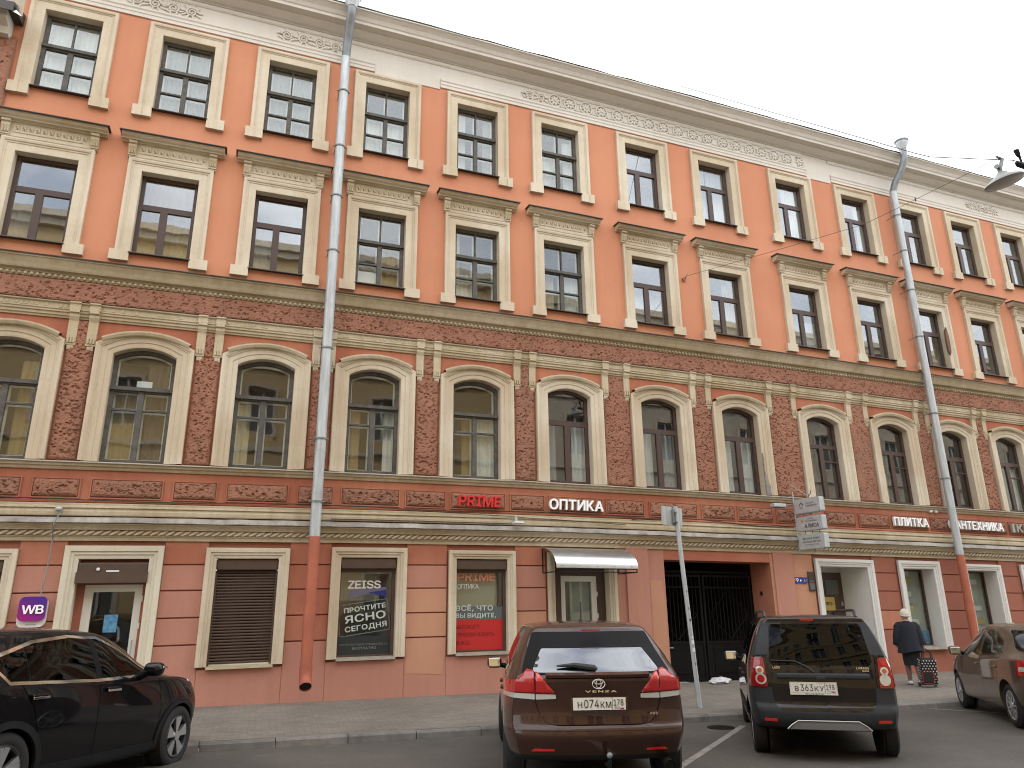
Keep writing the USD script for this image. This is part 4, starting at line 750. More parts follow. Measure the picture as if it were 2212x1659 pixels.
for k, (z0, z1) in enumerate(((4.105, 4.465), (3.645, 3.995), (3.17, 3.535))):
    pl = rr(.22, 1.11, z0, z1, .035); m = trimesh.creation.extrude_polygon(pl, .17, engine='earcut'); v = m.vertices
    Pn = fobj('sign_panel', MB().add(np.c_[BX + v[:, 2], v[:, 0], v[:, 1]], m.faces), 'panel_pale', B)
    q = rr(.20, 1.13, z0 - .012, z1 + .012, .04).difference(rr(.235, 1.095, z0 + .015, z1 - .015, .03)); m = trimesh.creation.extrude_polygon(q, .16, engine='earcut'); v = m.vertices
    fobj('rim', MB().add(np.c_[BX + .008 + v[:, 2], v[:, 0], v[:, 1]], m.faces), 'galv', Pn)
    if k < 2:
        for dd in (.42, .68, .93): fobj('link', MB().tube([(BX + .08, dd, z0), (BX + .08, dd, z0 - .11)], .014, 5), 'galv_dark', B)
    else: fobj('link', MB().tube([(BX + .08, .68, z0), (BX + .08, .68, z0 - .10)], .014, 5), 'galv_dark', B)
    if k == 0:
        lg = MB(); 
        for a, b in (((.40, z0 + .20), (.475, z0 + .28)), ((.475, z0 + .28), (.55, z0 + .20))): lg.tube([(BX - .004, a[0], a[1]), (BX - .004, b[0], b[1])], .012, 4)
        fobj('roof_emblem', lg, 'ink_dark', Pn); lg = MB()
        for i in range(4): lg.box(BX - .005, BX - .001, .415 + .035 * i, .428 + .035 * i, z0 + .10, z0 + .165)
        fobj('column_emblem', lg, 'ink_grey', Pn)
        blade_text(Pn, 'АГЕНТСТВО', .63, z0 + .215, .038, 'ink_grey', .27); blade_text(Pn, 'НЕДВИЖИМОСТИ', .63, z0 + .15, .038, 'ink_grey', .40)
    if k == 1:
        st = MB(); c = (.43, z0 + .245)
        pts = [(c[0] + (.055 if i % 2 == 0 else .03) * math.cos(i * math.pi / 8), c[1] + (.055 if i % 2 == 0 else .03) * math.sin(i * math.pi / 8)) for i in range(16)]
        m = trimesh.creation.extrude_polygon(sg.Polygon(pts), .003, engine='earcut'); v = m.vertices; fobj('sun_emblem', MB().add(np.c_[BX - .001 - v[:, 2], v[:, 0], v[:, 1]], m.faces), 'ink_orange', Pn)
        blade_text(Pn, 'САЛОН', .62, z0 + .275, .036, 'ink_grey', .22); blade_text(Pn, 'ПУТЕШЕСТВИЙ', .55, z0 + .215, .036, 'ink_grey', .42); blade_text(Pn, 'АЛИСА', .50, z0 + .065, .095, 'ink_dark', .52, slant=.12)
    if k == 2:
        blade_text(Pn, 'ВКУСНАЯ ЛАВКА', .38, z0 + .235, .055, 'ink_green', .62); blade_text(Pn, 'КРАСНОДАРСКИЙ ЧАЙ', .38, z0 + .155, .042, 'ink_plum', .62, False); blade_text(Pn, 'АЛТАЙСКИЕ ТРАВЫ', .46, z0 + .085, .036, 'ink_grey', .48, False)
fl = thing('flood_light', 'small grey flood light on an arm left of the hanging light boxes', 'flood light')
fobj('housing', MB().mesh(rbox(13.32, 13.72, .28, .44, 4.24, 4.34, .02)), 'galv', fl, smooth=30); fobj('lens', MB().box(13.34, 13.70, .30, .42, 4.225, 4.241), 'film_grey', fl); fobj('arm', MB().tube([(13.7, .34, 4.30), (13.95, .28, 4.33), (14.18, .18, 4.38)], .016, 6), 'galv_dark', fl)
# awning
A = thing('door_awning', 'curved galvanised metal awning over the optician door', 'awning')
t = np.linspace(0, math.pi / 2, 13); pr = [(.03 + .87 * math.sin(a), 2.56 + .48 * math.cos(a)) for a in t]
fobj('roof_sheet', cornice(6.76, 8.83, pr + [(d - .004, z - .012) for d, z in pr[::-1]], 1.1), 'steel_bright', A, smooth=40)
for xx in (6.80, 8.79):
    fobj('side_frame', MB().tube([(xx, d - .012, z - .02) for d, z in pr], .013, 6).tube([(xx, .03, 2.47), (xx, .9, 2.47)], .013, 6).tube([(xx, .03, 2.47), (xx, .03, 3.02)], .013, 6).tube([(xx, .9, 2.47), (xx, .9, 2.55)], .013, 6), 'iron', A)
fobj('front_bar', MB().tube([(6.80, .9, 2.47), (8.79, .9, 2.47)], .013, 6).tube([(6.80, .9, 2.54), (8.79, .9, 2.54)], .013, 6), 'iron', A)
for i in range(5):
    xx = 6.9 + i * .44; fobj('rivet', MB().tube([(xx, .895, 2.60), (xx, .905, 2.60)], .012, 6), 'galv_dark', A)
# house plate, plaque, small wall things
S = thing('house_number_plate', 'blue house number plate reading 9 beside the deep white door surround', 'number plate'); fobj('plate', slab(rr(13.86, 14.50, 2.315, 2.47, .03), .004, .02), 'blue_plate', S)
text_parts(S, '9', 14.13, 2.345, .095, .021, 'letter_white', True, .003, .1); fobj('emblem', slab(sg.Point(13.99, 2.395).buffer(.028), .021, .024), 'letter_white', S); fobj('emblem', slab(sg.Point(14.27, 2.385).buffer(.024), .021, .024), 'letter_white', S)
em = MB().tube([(14.02, .024, 2.44), (14.12, .024, 2.37)], .012, 5).tube([(14.02, .024, 2.36), (14.12, .024, 2.43)], .012, 5); fobj('emblem', em, 'ink_orange', S); text_parts(S, 'А7', 14.37, 2.355, .06, .021, 'price_tag', False, .003, .1)
S = thing('wall_plaque', 'dark upright plaque between the blue number plate and the white door surround', 'plaque'); fobj('board', MB().mesh(rbox(14.53, 14.72, .0, .03, 2.12, 2.62, .008)), 'plaque', S); text_parts(S, 'АУРА', 14.55, 2.35, .04, .031, 'ink_grey', False, .002, .1, width=.15, one=True, name='lettering'); fobj('lower_board', MB().box(14.55, 14.71, .031, .036, 2.15, 2.32), 'film_grey', S)
cam = thing('security_camera', 'small white camera under the ledge below the ОПТИКА letters', 'camera'); fobj('housing', MB().mesh(rbox(5.98, 6.22, .22, .38, 3.555, 3.60, .015)), 'paper', cam); fobj('mount', MB().box(6.05, 6.10, .1, .24, 3.60, 3.72), 'galv', cam)
cam = thing('junction_box', 'pair of small grey boxes left of the right downpipe under the sill', 'junction box'); fobj('box', MB().mesh(rbox(19.36, 19.46, .0, .08, 4.40, 4.47, .01)), 'paper', cam); fobj('box', MB().mesh(rbox(19.58, 19.66, .0, .08, 4.40, 4.47, .01)), 'paper', cam)
def wire(name, label, pts, r, cat='cable', group=None, space=fobj, mat='cable', n=40, sag=0.0):
    P = np.array(pts, float); s = np.linspace(0, 1, len(P)); t = np.linspace(0, 1, n); Q = np.stack([np.interp(t, s, P[:, k]) for k in range(3)], 1)
    Q[:, 2] -= sag * 4 * t * (1 - t)
    o = space(name, MB().tube(Q, r, 5), mat); data(o, label, cat, 'cables on the facade' if name == 'facade_cable' else 'wires holding the street lamp'); return o
g = np.random.default_rng(4)
wx = np.linspace(XW0 + .5, 10.2, 60); wire('facade_cable', 'black cable drooping along the ledge under the PRIME and ОПТИКА letters', [(a, .055, 3.845 + .022 * math.sin(a * 1.1) + .008 * g.random()) for a in wx], .011, n=120)
wx = np.linspace(9.2, 14.2, 30); wire('facade_cable', 'black cable sagging over the gateway towards the hanging light boxes', [(a, .10, 3.80 + .05 * math.sin(a * 1.3) + .01 * g.random()) for a in wx], .013, n=90)
wx = np.linspace(3.5, 9.0, 20); wire('facade_cable', 'thin cable running down across the cream moulding below the PRIME letters', [(a, .145, 3.80 - .17 * (a - 3.5) / 5.5 + .01 * g.random()) for a in wx], .008, n=60)
wx = np.linspace(1.9, 6.0, 20); wire('facade_cable', 'thin dark cable along the cream step above the grey ledge left of the white camera', [(a, .135, 3.565 + .006 * g.random()) for a in wx], .010, n=60)
# traffic sign seen from behind
S = thing('traffic_sign', 'grey back of a square traffic sign on a leaning galvanised pole', 'traffic sign')
b, tpt = np.array([8.0, 11.84, -.14]), np.array([7.80, 11.84, 3.42]); ax = (tpt - b)
obj('pole', MB().tube([b, b + ax * .5, tpt], .042, 12), 'galv', S, smooth=40)
R0 = np.array([7.735, 11.80, 3.235]); pl = trimesh.creation.extrude_polygon(rr(-.245, .245, -.175, .175, .03), .012, engine='earcut'); v = pl.vertices
th = math.radians(-4.0); vx, vz = v[:, 0] * math.cos(th) - v[:, 1] * math.sin(th), v[:, 0] * math.sin(th) + v[:, 1] * math.cos(th)
obj('sign_plate', MB().add(np.c_[R0[0] + vx, R0[1] + .07 + v[:, 2] + vx * .12, R0[2] + vz], pl.faces), 'galv', S)
obj('bracket', MB().box(7.735, 7.80, 11.785, 11.86, 3.12, 3.14).box(7.735, 7.80, 11.785, 11.86, 3.30, 3.32).box(7.725, 7.742, 11.80, 11.87, 3.10, 3.36), 'galv_dark', S)
for k, (zz, c) in enumerate(((.95, 'paper'), (.82, 'paper'), (1.05, 'paper'), (1.55, 'ink_grey'), (1.35, 'ink_dark'), (.60, 'ink_grey'), (1.85, 'ink_grey'))):
    q = b + ax * ((zz + .14) / 3.56); w_ = .026 if k < 2 else .016; obj('sticker', MB().box(q[0] - w_, q[0] + w_ * .7, q[1] - .0455, q[1] - .030, q[2], q[2] + (.07 if k < 2 else .04)), c, S)
obj('foot_collar', MB().tube([b + [0, 0, .0], b + [0, 0, .05]], [.07, .045], 12), 'galv_dark', S)
# street lamp and wires
LP = np.array([11.44, 6.94, 8.32])
S = thing('street_lamp', 'round grey street lamp hanging from a wire against the sky', 'street lamp', loc=LP)
tl = trimesh.transformations.rotation_matrix(math.radians(-14), [0.55, 0.83, 0]) @ trimesh.transformations.rotation_matrix(math.radians(6), [1, 0, 0])
def lathe(pr, n=28): return trimesh.creation.revolve(np.array(pr), sections=n)
paint('lamp_grey', (0.24, 0.26, 0.25), 0.5, noise=0.2); paint('lamp_glass', (0.30, 0.31, 0.30), 0.25)
m = lathe([(0.0, .17), (.06, .165), (.10, .12), (.20, .06), (.285, .01), (.30, -.02), (.285, -.03), (.28, -.02), (.0, .0)]); m.apply_transform(tl); obj('shade', m, 'lamp_grey', S, smooth=40)
m = lathe([(.0, -.055), (.15, -.05), (.25, -.035), (.282, -.022), (0, -.02)]); m.apply_transform(tl); obj('diffuser', m, 'lamp_glass', S, smooth=40)
obj('hanger', MB().tube([(-.05, 0, .16), (-.06, 0, .24), (.0, 0, .30), (.06, 0, .42), (.02, .02, .46)], [.035, .04, .035, .03, .02], 8), 'galv_dark', S, smooth=40)
obj('clamp', MB().tube([(-.06, 0, .24), (-.15, -.02, .235)], [.03, .04], 8).tube([(.10, 0, .44), (-.08, 0, .455)], .018, 6), 'galv_dark', S)
wire('lamp_cable', 'black cable from a hook on the orange wall to the hanging street lamp', [(10.69, 14.88, 10.0), (11.35, 9.7, 9.0), (11.46, 6.96, 8.78)], .005, space=obj, sag=.05)
tt = np.linspace(0, 2 * np.pi, 17); obj('cable_ring', MB().tube(np.c_[11.397 + .035 * np.cos(tt), 8.53 + .02 * np.cos(tt), 8.865 + .04 * np.sin(tt)], .007, 5, False), 'cable', label='small dark ring on the cable of the hanging street lamp', cat='cable ring')
S = thing('wall_hook', 'red painted cable hook on the wall between two pediments', 'hook'); obj('plate', MB().tube([(10.69, 14.99, 9.95), (10.69, 14.95, 9.95)], .06, 10), 'pipe_red', S); obj('eye', MB().tube([(10.69, 14.95, 9.95), (10.70, 14.88, 10.0), (10.72, 14.86, 10.06)], .015, 6), 'galv_dark', S)
wire('street_wire', 'dark wire along the roof edge to the street lamp', [(10.6, 14.25, 15.55), (11.5, 8.2, 9.6), (11.62, 6.85, 8.70)], .008, space=obj, n=30)
S = thing('lamp_wiring_gear', 'dark cable clamp and insulator at the right picture edge beside the lamp', 'cable clamp'); q = np.array([11.74, 6.80, 8.60])
obj('body', MB().tube([q + [-.14, 0, .02], q + [-.08, 0, 0], q + [.08, 0, 0]], [.02, .045, .05], 8), 'iron', S); obj('insulator', MB().tube([q + [.01, 0, .04], q + [.0, 0, .15], q + [-.03, 0, .19], q + [-.05, 0, .27], q + [-.01, 0, .29]], [.018, .018, .035, .045, .015], 8), 'iron', S)
wire('street_wire', 'dark wire leaving the lamp fitting towards the right edge', [(11.62, 6.85, 8.70), (11.9, 6.7, 8.58), (14.5, 5.2, 8.1)], .008, space=obj, n=10)
# ------------------------------------------------------------------ neighbour house corner at the upper left
N = thing('neighbour_house', 'rough brown wall and dark eave of the neighbouring house at the left edge', 'building')
fobj('wall', MB().grid(np.array([[(a, .015, b) for b in (-.7, 13.9)] for a in (-14, -5.45)])), 'rough_dark', N)
fobj('rough_wall', rough(-8.5, -5.42, 8.8, 13.85, .02, .07, .04, 311), 'rough_dark', N)
fobj('eave', cornice(-14, -5.55, [(0, 13.75), (.25, 13.75), (.3, 13.9), (.5, 13.95), (.5, 14.1), (.66, 14.15), (0, 14.2)], 2), 'cream_pale', N)
fobj('eave_edge', cornice(-14, -5.38, [(0, 14.2), (.70, 14.14), (.72, 13.98), (.74, 13.98), (.74, 14.2), (0, 14.5)], 2), 'flashing', N)
fobj('metal_flashing', MB().add([(-5.75, .70, 14.48), (-5.22, .66, 14.36), (-5.27, .52, 14.05), (-5.45, .6, 14.08), (-5.75, .68, 14.5), (-5.22, .64, 14.38), (-5.27, .50, 14.07), (-5.45, .58, 14.10)], [(0, 1, 2, 3), (4, 7, 6, 5), (0, 4, 5, 1), (1, 5, 6, 2), (2, 6, 7, 3), (3, 7, 4, 0)]), 'steel_bright', N)
# ------------------------------------------------------------------ the houses across the street (seen only as reflections in the panes and car windows)
def across(name, label, x0, x1, h, wall, wx):
    T = thing(name, label, 'building', 'houses across the street'); y = -5.0
    op = sg.box(x0, -1, x1, h); wins = []
    for fz, wh in ((1.0, 2.0), (5.2, 2.4), (9.4, 2.2), (13.4, 2.1)):
        for c in wx: wins.append((c - .6, c + .6, fz, fz + wh))
    for q in wins: op = op.difference(sg.box(q[0], q[2], q[1], q[3]))
    m = trimesh.creation.extrude_polygon(op, .3, engine='earcut'); v = m.vertices
    obj('wall', MB().add(np.c_[v[:, 0], y - v[:, 2], v[:, 1]], m.faces), wall, T)
    for q in wins:
        w = slab(sg.box(q[0], q[2], q[1], q[3]).difference(sg.box(q[0] + .08, q[2] + .08, (q[0] + q[1]) / 2 - .05, q[3] - .08)).difference(sg.box((q[0] + q[1]) / 2 + .05, q[2] + .08, q[1] - .08, q[3] - .08)), 0, .06).done(); v = w.vertices
        f = obj('window', MB().add(np.c_[v[:, 0], y - .2 + v[:, 1], v[:, 2]], w.faces), 'frame_white', T); obj('pane', MB().box(q[0], q[1], y - .24, y - .22, q[2], q[3]), 'film_grey', f)
        obj('surround', MB().box(q[0] - .18, q[0] - .001, y, y + .06, q[2] - .1, q[3] + .2).box(q[1] + .001, q[1] + .18, y, y + .06, q[2] - .1, q[3] + .2).box(q[0] - .001, q[1] + .001, y, y + .08, q[3] + .001, q[3] + .22), 'cream', f)
    for z in (4.3, 8.6, 12.6): obj('string_course', MB().box(x0, x1, y, y + .15, z, z + .22), 'cream', T)
    obj('eave_cornice', MB().box(x0, x1, y, y + .55, h - .35, h).box(x0, x1, y, y + .3, h - .7, h - .35), 'cream', T)
    obj('back_wall', MB().box(x0, x1, y - 9, y - .32, -1, h - .1), wall, T)
across('house_across', 'yellow house across the street, seen in the window reflections', -24, 12.4, 19.2, 'yellow_house', np.arange(-22.5, 12, 2.9))
across('house_across', 'beige house across the street, seen in the reflections further right', 12.6, 62, 18.4, 'beige_house', np.arange(14.4, 61, 2.9))
# ------------------------------------------------------------------ cars: a lofted closed body, then doors, glass and lamps cut to its surface
from scipy.interpolate import PchipInterpolator
def car_paint(name, col, flake=0.25, spec=0.15):
    paint(name, col, 0.38, metal=flake, coat=0.9, noise=0.12, scale=3.0, coat_rough=0.03, spec=spec)
car_paint('paint_maroon', (0.036, 0.014, 0.009)); car_paint('paint_black', (0.0035, 0.0035, 0.004), .0, .02); car_paint('paint_darkbrown', (0.011, 0.0075, 0.0065), .1, .05); car_paint('paint_sedan', (0.085, 0.062, 0.045), .35)
glass('car_glass', (0.22, 0.23, 0.23), 0.04, 0.0, 0.004); glass('dark_glass', (0.1, 0.1, 0.1), 0.022, 0.0, 0.004); glass('rear_glass', (0.12, 0.13, 0.14), 0.24, 0.0, 0.004); glass('car_glass_light', (0.62, 0.66, 0.64), 0.05, 0.0, 0.004)
paint('car_black', (0.006, 0.006, 0.007), 0.5, spec=0.12); paint('rubber', (0.016, 0.016, 0.017), 0.8, noise=0.2); paint('cladding', (0.012, 0.0125, 0.0135), 0.6, noise=0.15, spec=0.2)
paint('bumper_grey', (0.028, 0.031, 0.036), 0.5, noise=0.15, spec=0.35); paint('alloy', (0.55, 0.56, 0.57), 0.3, metal=0.9); paint('alloy_dark', (0.07, 0.07, 0.075), 0.35, metal=0.6); paint('chrome', (0.85, 0.86, 0.88), 0.08, metal=1.0)
paint('lamp_red', (0.32, 0.007, 0.009), 0.10, coat=1.0, emit=(1.0, 0.02, 0.02), estr=0.0); paint('lamp_red_deep', (0.22, 0.004, 0.006), 0.12, coat=1.0); paint('lamp_clear', (0.52, 0.52, 0.48), 0.12, metal=0.35, coat=1.0); paint('lamp_orange', (0.42, 0.10, 0.02), 0.12, coat=1.0); paint('reflector_red', (0.62, 0.02, 0.012), 0.2, coat=1.0)
paint('plate_white', (0.66, 0.65, 0.60), 0.45); paint('plate_black', (0.012, 0.012, 0.013), 0.5); paint('flag_blue', (0.02, 0.05, 0.30), 0.5); paint('frame_blue', (0.012, 0.022, 0.085), 0.4)
paint('seat_dark', (0.03, 0.03, 0.032), 0.9); paint('seat_tan', (0.09, 0.08, 0.07), 0.9); paint('mirror_face', (0.75, 0.78, 0.8), 0.03, metal=1.0); paint('skid_silver', (0.42, 0.42, 0.42), 0.35, metal=0.7); paint('skid_grey', (0.12, 0.12, 0.125), 0.5); paint('headlamp', (0.6, 0.62, 0.65), 0.06, metal=0.5, coat=1.0)
def chaikin(P, n):
    for _ in range(n):
        a = P[:, :-1] * .75 + P[:, 1:] * .25; b = P[:, :-1] * .25 + P[:, 1:] * .75
        Q = np.empty((P.shape[0], 2 * a.shape[1], P.shape[2])); Q[:, 0::2] = a; Q[:, 1::2] = b
        Q = np.concatenate([P[:, :1], Q, P[:, -1:]], 1); P = Q
    return P
def body(S, rear, front, c_rear, c_front, inset=.075, nu=84, ns=22, nch=3, rin=.40):
    """S: x -> section parameters. rear, front: (z, x) outlines of the two ends. Returns a closed mesh, x forward, y left."""
    xs = np.array([r[0] for r in S], float); names = ('zb', 'ws', 'wm', 'zm', 'wb', 'zbelt', 'wr', 'ze', 'zr')
    T = {n: PchipInterpolator(xs, [r[i + 1] for r in S]) for i, n in enumerate(names)}
    rx = PchipInterpolator(*zip(*rear)); fx = PchipInterpolator(*zip(*front))
    def section(x):
        x = np.clip(np.asarray(x, float), xs[0], xs[-1]); q = {n: T[n](x) for n in names}
        ctl = [(0 * x, q['zb'] - .012), (q['ws'] - .16, q['zb'] - .004), (q['ws'] - .03, q['zb'] + .01), (q['ws'], q['zb'] + .10), (q['wm'], q['zm'] - .08), (q['wm'], q['zm'] + .08), (q['wb'] + .012, q['zbelt'] - .05), (q['wb'] - .004, q['zbelt'] + .01),
               (.55 * q['wb'] + .45 * q['wr'] + .012, .5 * q['zbelt'] + .5 * q['ze']), (q['wr'] + .015, q['ze'] - .035), (q['wr'] - .04, q['ze'] + .012), (q['wr'] * .55, q['zr'] - .012), (0 * x, q['zr'])]
        P = np.stack([np.stack(c, -1) for c in ctl], 1)
        return chaikin(P, nch)
    mid = section(np.array([.30, .5 * (xs[0] + xs[-1]), xs[-1] - .3]))
    nv = mid.shape[1]
    def ends(at, prof, sgn, c):                     # x at which each line meets the end, found by iteration
        x = np.full(nv, at)
        for _ in range(14):
            z = np.array([section(np.array([x[i]]))[0, i, 1] for i in range(nv)]); x = .5 * x + .5 * (prof(np.clip(z, prof.x[0], prof.x[-1])) + sgn * c(np.clip(z, 0, 2)))
        return x
    cr = (lambda z: np.interp(z, [0, .9, 1.3, 1.7], c_rear)); cf = (lambda z: np.interp(z, [0, .9, 1.3, 1.7], c_front))
    x0 = ends(.3, rx, 1, cr); x1 = ends(xs[-1] - .3, fx, -1, cf)
    u = np.linspace(0, 1, nu); u = .5 * (u + (u - np.sin(2 * np.pi * u) / (2 * np.pi)))
    G = np.zeros((nu, nv, 3))
    for i in range(nv):
        x = x0[i] + (x1[i] - x0[i]) * u; s = section(x)[:, i]
        k = 1 - inset * np.clip(1 - (x - x0[i]) / rin, 0, 1) ** 2.2 - inset * 1.5 * np.clip(1 - (x1[i] - x) / .75, 0, 1) ** 2.2
        G[:, i, 0] = x; G[:, i, 1] = s[:, 0] * k; G[:, i, 2] = s[:, 1]
    V, F, idx = [], [], {}
    def vid(key, p):
        if key not in idx: idx[key] = len(V); V.append(p)
        return idx[key]
    def gv(iu, iv, s):
        if iv in (0, nv - 1): s = 0
        p = G[iu, iv].copy(); p[1] *= (1 if s >= 0 else -1)
        return vid((iu, iv, s), p)
    for s in (1, -1):
        for a in range(nu - 1):
            for b in range(nv - 1):
                q = [gv(a, b, s), gv(a + 1, b, s), gv(a + 1, b + 1, s), gv(a, b + 1, s)]
                if s < 0: q = q[::-1]
                F.append(q)
    ss = np.linspace(1, -1, ns + 1)
    for end, iu, sgn, cc in ((0, 0, -1, cr), (1, nu - 1, 1, cf)):
        ids = {}
        for b in range(nv):
            y, z, x = G[iu, b, 1], G[iu, b, 2], G[iu, b, 0]
            for j, t in enumerate(ss):
                if b in (0, nv - 1): ids[b, j] = gv(iu, b, 0)
                elif j == 0: ids[b, j] = gv(iu, b, 1)
                elif j == ns: ids[b, j] = gv(iu, b, -1)
                else:
                    yy = y * t; wmax = max(G[iu, :, 1].max(), .1); f = 1 - (abs(yy) / wmax) ** 2.6; f0 = 1 - (abs(y) / wmax) ** 2.6
                    ids[b, j] = vid(('cap', end, b, j), np.array([x + sgn * float(cc(z)) * max(0, f - f0) * 1.0, yy, z]))
        for b in range(nv - 1):
            for j in range(ns):
                q = [ids[b, j], ids[b, j + 1], ids[b + 1, j + 1], ids[b + 1, j]]
                q = q[::-1] if end == 0 else q
                q = [q[i] for i in range(4) if q[i] != q[i - 1]]
                if len(q) >= 3: F.append(q)
    tr = []
    for q in F:
        tr.append([q[0], q[1], q[2]])
        if len(q) == 4: tr.append([q[0], q[2], q[3]])
    m = trimesh.Trimesh(np.array(V), np.array(tr), process=False); m.update_faces(m.nondegenerate_faces(1e-12))
    if m.volume < 0: m.invert()
    return m
def inflate(m, t):
    return trimesh.Trimesh(m.vertices + m.vertex_normals * t, m.faces, process=False)
def rear_prism(poly, x0=-1.0, x1=1.6):             # poly in (y, z) as seen from behind with y to the left
    m = trimesh.creation.extrude_polygon(poly, x1 - x0, engine='earcut'); v = m.vertices
    return m3.Manifold(m3.Mesh(np.c_[x0 + v[:, 2], v[:, 0], v[:, 1]].astype(np.float32), m.faces.astype(np.uint32)))
def side_prism(poly, side, y0=.25, y1=1.5):         # poly in (x, z)
    m = trimesh.creation.extrude_polygon(poly, y1 - y0, engine='earcut'); v = m.vertices
    q = np.c_[v[:, 0], side * (y0 + v[:, 2]), v[:, 1]]; f = m.faces if side < 0 else m.faces[:, ::-1]
    return m3.Manifold(m3.Mesh(q.astype(np.float32), f.astype(np.uint32)))
def top_prism(poly, z0, z1):
    m = trimesh.creation.extrude_polygon(poly, z1 - z0, engine='earcut'); m.apply_translation((0, 0, z0)); return man(m)
def line_poly(pts, w=.008): return sg.LineString(pts).buffer(w / 2, cap_style=2)
def smooth_poly(pts, r): p = sg.Polygon(pts); return p.buffer(-r).buffer(r, quad_segs=5)
class Car:
    def __init__(s, name, label, mesh, paint_name, at, head, pitch=0.0, dz=0.0):
        s.raw = mesh; s.B = man(mesh); s.paint = paint_name; s.h = math.degrees(head)
        x, y = at; slope = math.atan(.022 * math.cos(head) + .0095 * math.sin(head)) + pitch
        s.t = thing(name, label, 'car', 'cars parked at an angle to the kerb', loc=(x, y, float(road_z(x, y)) + dz), rotz=90 - s.h, roty=math.degrees(slope))
        s.cache = {}
    def skin(s, t):
        if t not in s.cache: s.cache[t] = man(inflate(s.raw, t))
        return s.cache[t]
    def panel(s, name, prism, mat, t=.006, deep=.02, parent=None, smooth=35, cut=False):
        q = (s.skin(t) ^ prism) - s.skin(-deep)
        if cut: s.B = s.B - (prism ^ s.skin(.05) - s.skin(-deep))
        if q.num_tri() == 0: print('empty panel', name); return None
        return obj(name, tri(q), mat, parent if parent is not None else s.t, smooth=smooth)
    def groove(s, prism, deep=.012): s.B = s.B - (prism - s.skin(-deep))
    def opening(s, prism): s.B = s.B - prism
    def part(s, name, mesh, mat, parent=None, smooth=False): return obj(name, mesh, mat, parent if parent is not None else s.t, smooth=smooth)
    def split(s, name, prism, mat, parent=None):
        q = s.B ^ prism; s.B = s.B - prism
        return obj(name, tri(q), mat, parent if parent is not None else s.t, smooth=38)
    def finish(s):
        return obj('body', tri(s.B), s.paint, s.t, smooth=38)
def wheel(car, x, y, r, w, spokes, side, two_tone=False, steer=0.0, rim_r=None):
    rr_ = rim_r or r * .69
    pr = [(rr_, -w / 2 + .02), (rr_ + .03, -w / 2), (r - .03, -w / 2 + .005), (r - .005, -w / 2 + .03), (r, 0), (r - .005, w / 2 - .03), (r - .03, w / 2 - .005), (rr_ + .03, w / 2), (rr_, w / 2 - .02)]
    R = trimesh.transformations.rotation_matrix(-math.pi / 2 * side, [1, 0, 0]); S = trimesh.transformations.rotation_matrix(steer, [0, 0, 1])
    def place(m): m.apply_transform(S @ R); m.apply_translation((x, side * y, r)); return m
    W = car.part('wheel', place(trimesh.creation.revolve(np.array(pr), sections=40)), 'rubber', smooth=40)
    barrel = trimesh.creation.revolve(np.array([(rr_ + .002, w / 2 - .02), (rr_ - .012, w / 2 - .008), (rr_ - .03, w / 2 - .02), (rr_ - .035, -w / 2 + .03), (0.0, -w / 2 + .03)]), sections=40)
    car.part('rim', place(barrel), 'alloy_dark' if two_tone else 'alloy', W, smooth=40)
    sp = MB()
    for k in range(spokes):
        a = k * 2 * math.pi / spokes + .3; wd0, wd1 = (.05, .085) if spokes <= 5 else (.03, .034)
        for d in ((-.5, .5) if spokes <= 5 else (0,)):
            b = a + d * (.34 if spokes <= 5 else 0); ca, sa_ = math.cos(a), math.sin(a); cb, sb_ = math.cos(b), math.sin(b)
            p0, p1 = np.array([ca * .05, sa_ * .05]), np.array([cb, sb_]) * (rr_ - .02); n = np.array([-(p1 - p0)[1], (p1 - p0)[0]]); n /= np.linalg.norm(n)
            q = [p0 + n * wd0 * .4, p0 - n * wd0 * .4, p1 - n * wd1 * .4, p1 + n * wd1 * .4]; zt0, zt1 = w / 2 - .02, w / 2 - .012
            sp.add([(*q[0], zt0), (*q[1], zt0), (*q[2], zt1), (*q[3], zt1), (*q[0], zt0 - .03), (*q[1], zt0 - .03), (*q[2], zt1 - .04), (*q[3], zt1 - .04)], [(0, 1, 2, 3), (7, 6, 5, 4), (0, 4, 5, 1), (1, 5, 6, 2), (2, 6, 7, 3), (3, 7, 4, 0)])
    car.part('spokes', place(sp.done()), 'alloy', W)
    hub = trimesh.creation.cylinder(.055, .03, sections=20); hub.apply_translation((0, 0, w / 2 - .02)); car.part('hub_cap', place(hub), 'alloy', W, smooth=40)
def arch(car, x, y, r, side):
    c = trimesh.creation.cylinder(r, .9, sections=48); c.apply_transform(trimesh.transformations.rotation_matrix(math.pi / 2, [1, 0, 0])); c.apply_translation((x, side * (y - .22 + .45), r * .86)); car.B = car.B - man(c)
    lin = trimesh.creation.cylinder(r - .005, .01, sections=32); lin.apply_transform(trimesh.transformations.rotation_matrix(math.pi / 2, [1, 0, 0])); lin.apply_translation((x, side * (y - .215), r * .86)); car.part('wheel_well', lin, 'rubber')
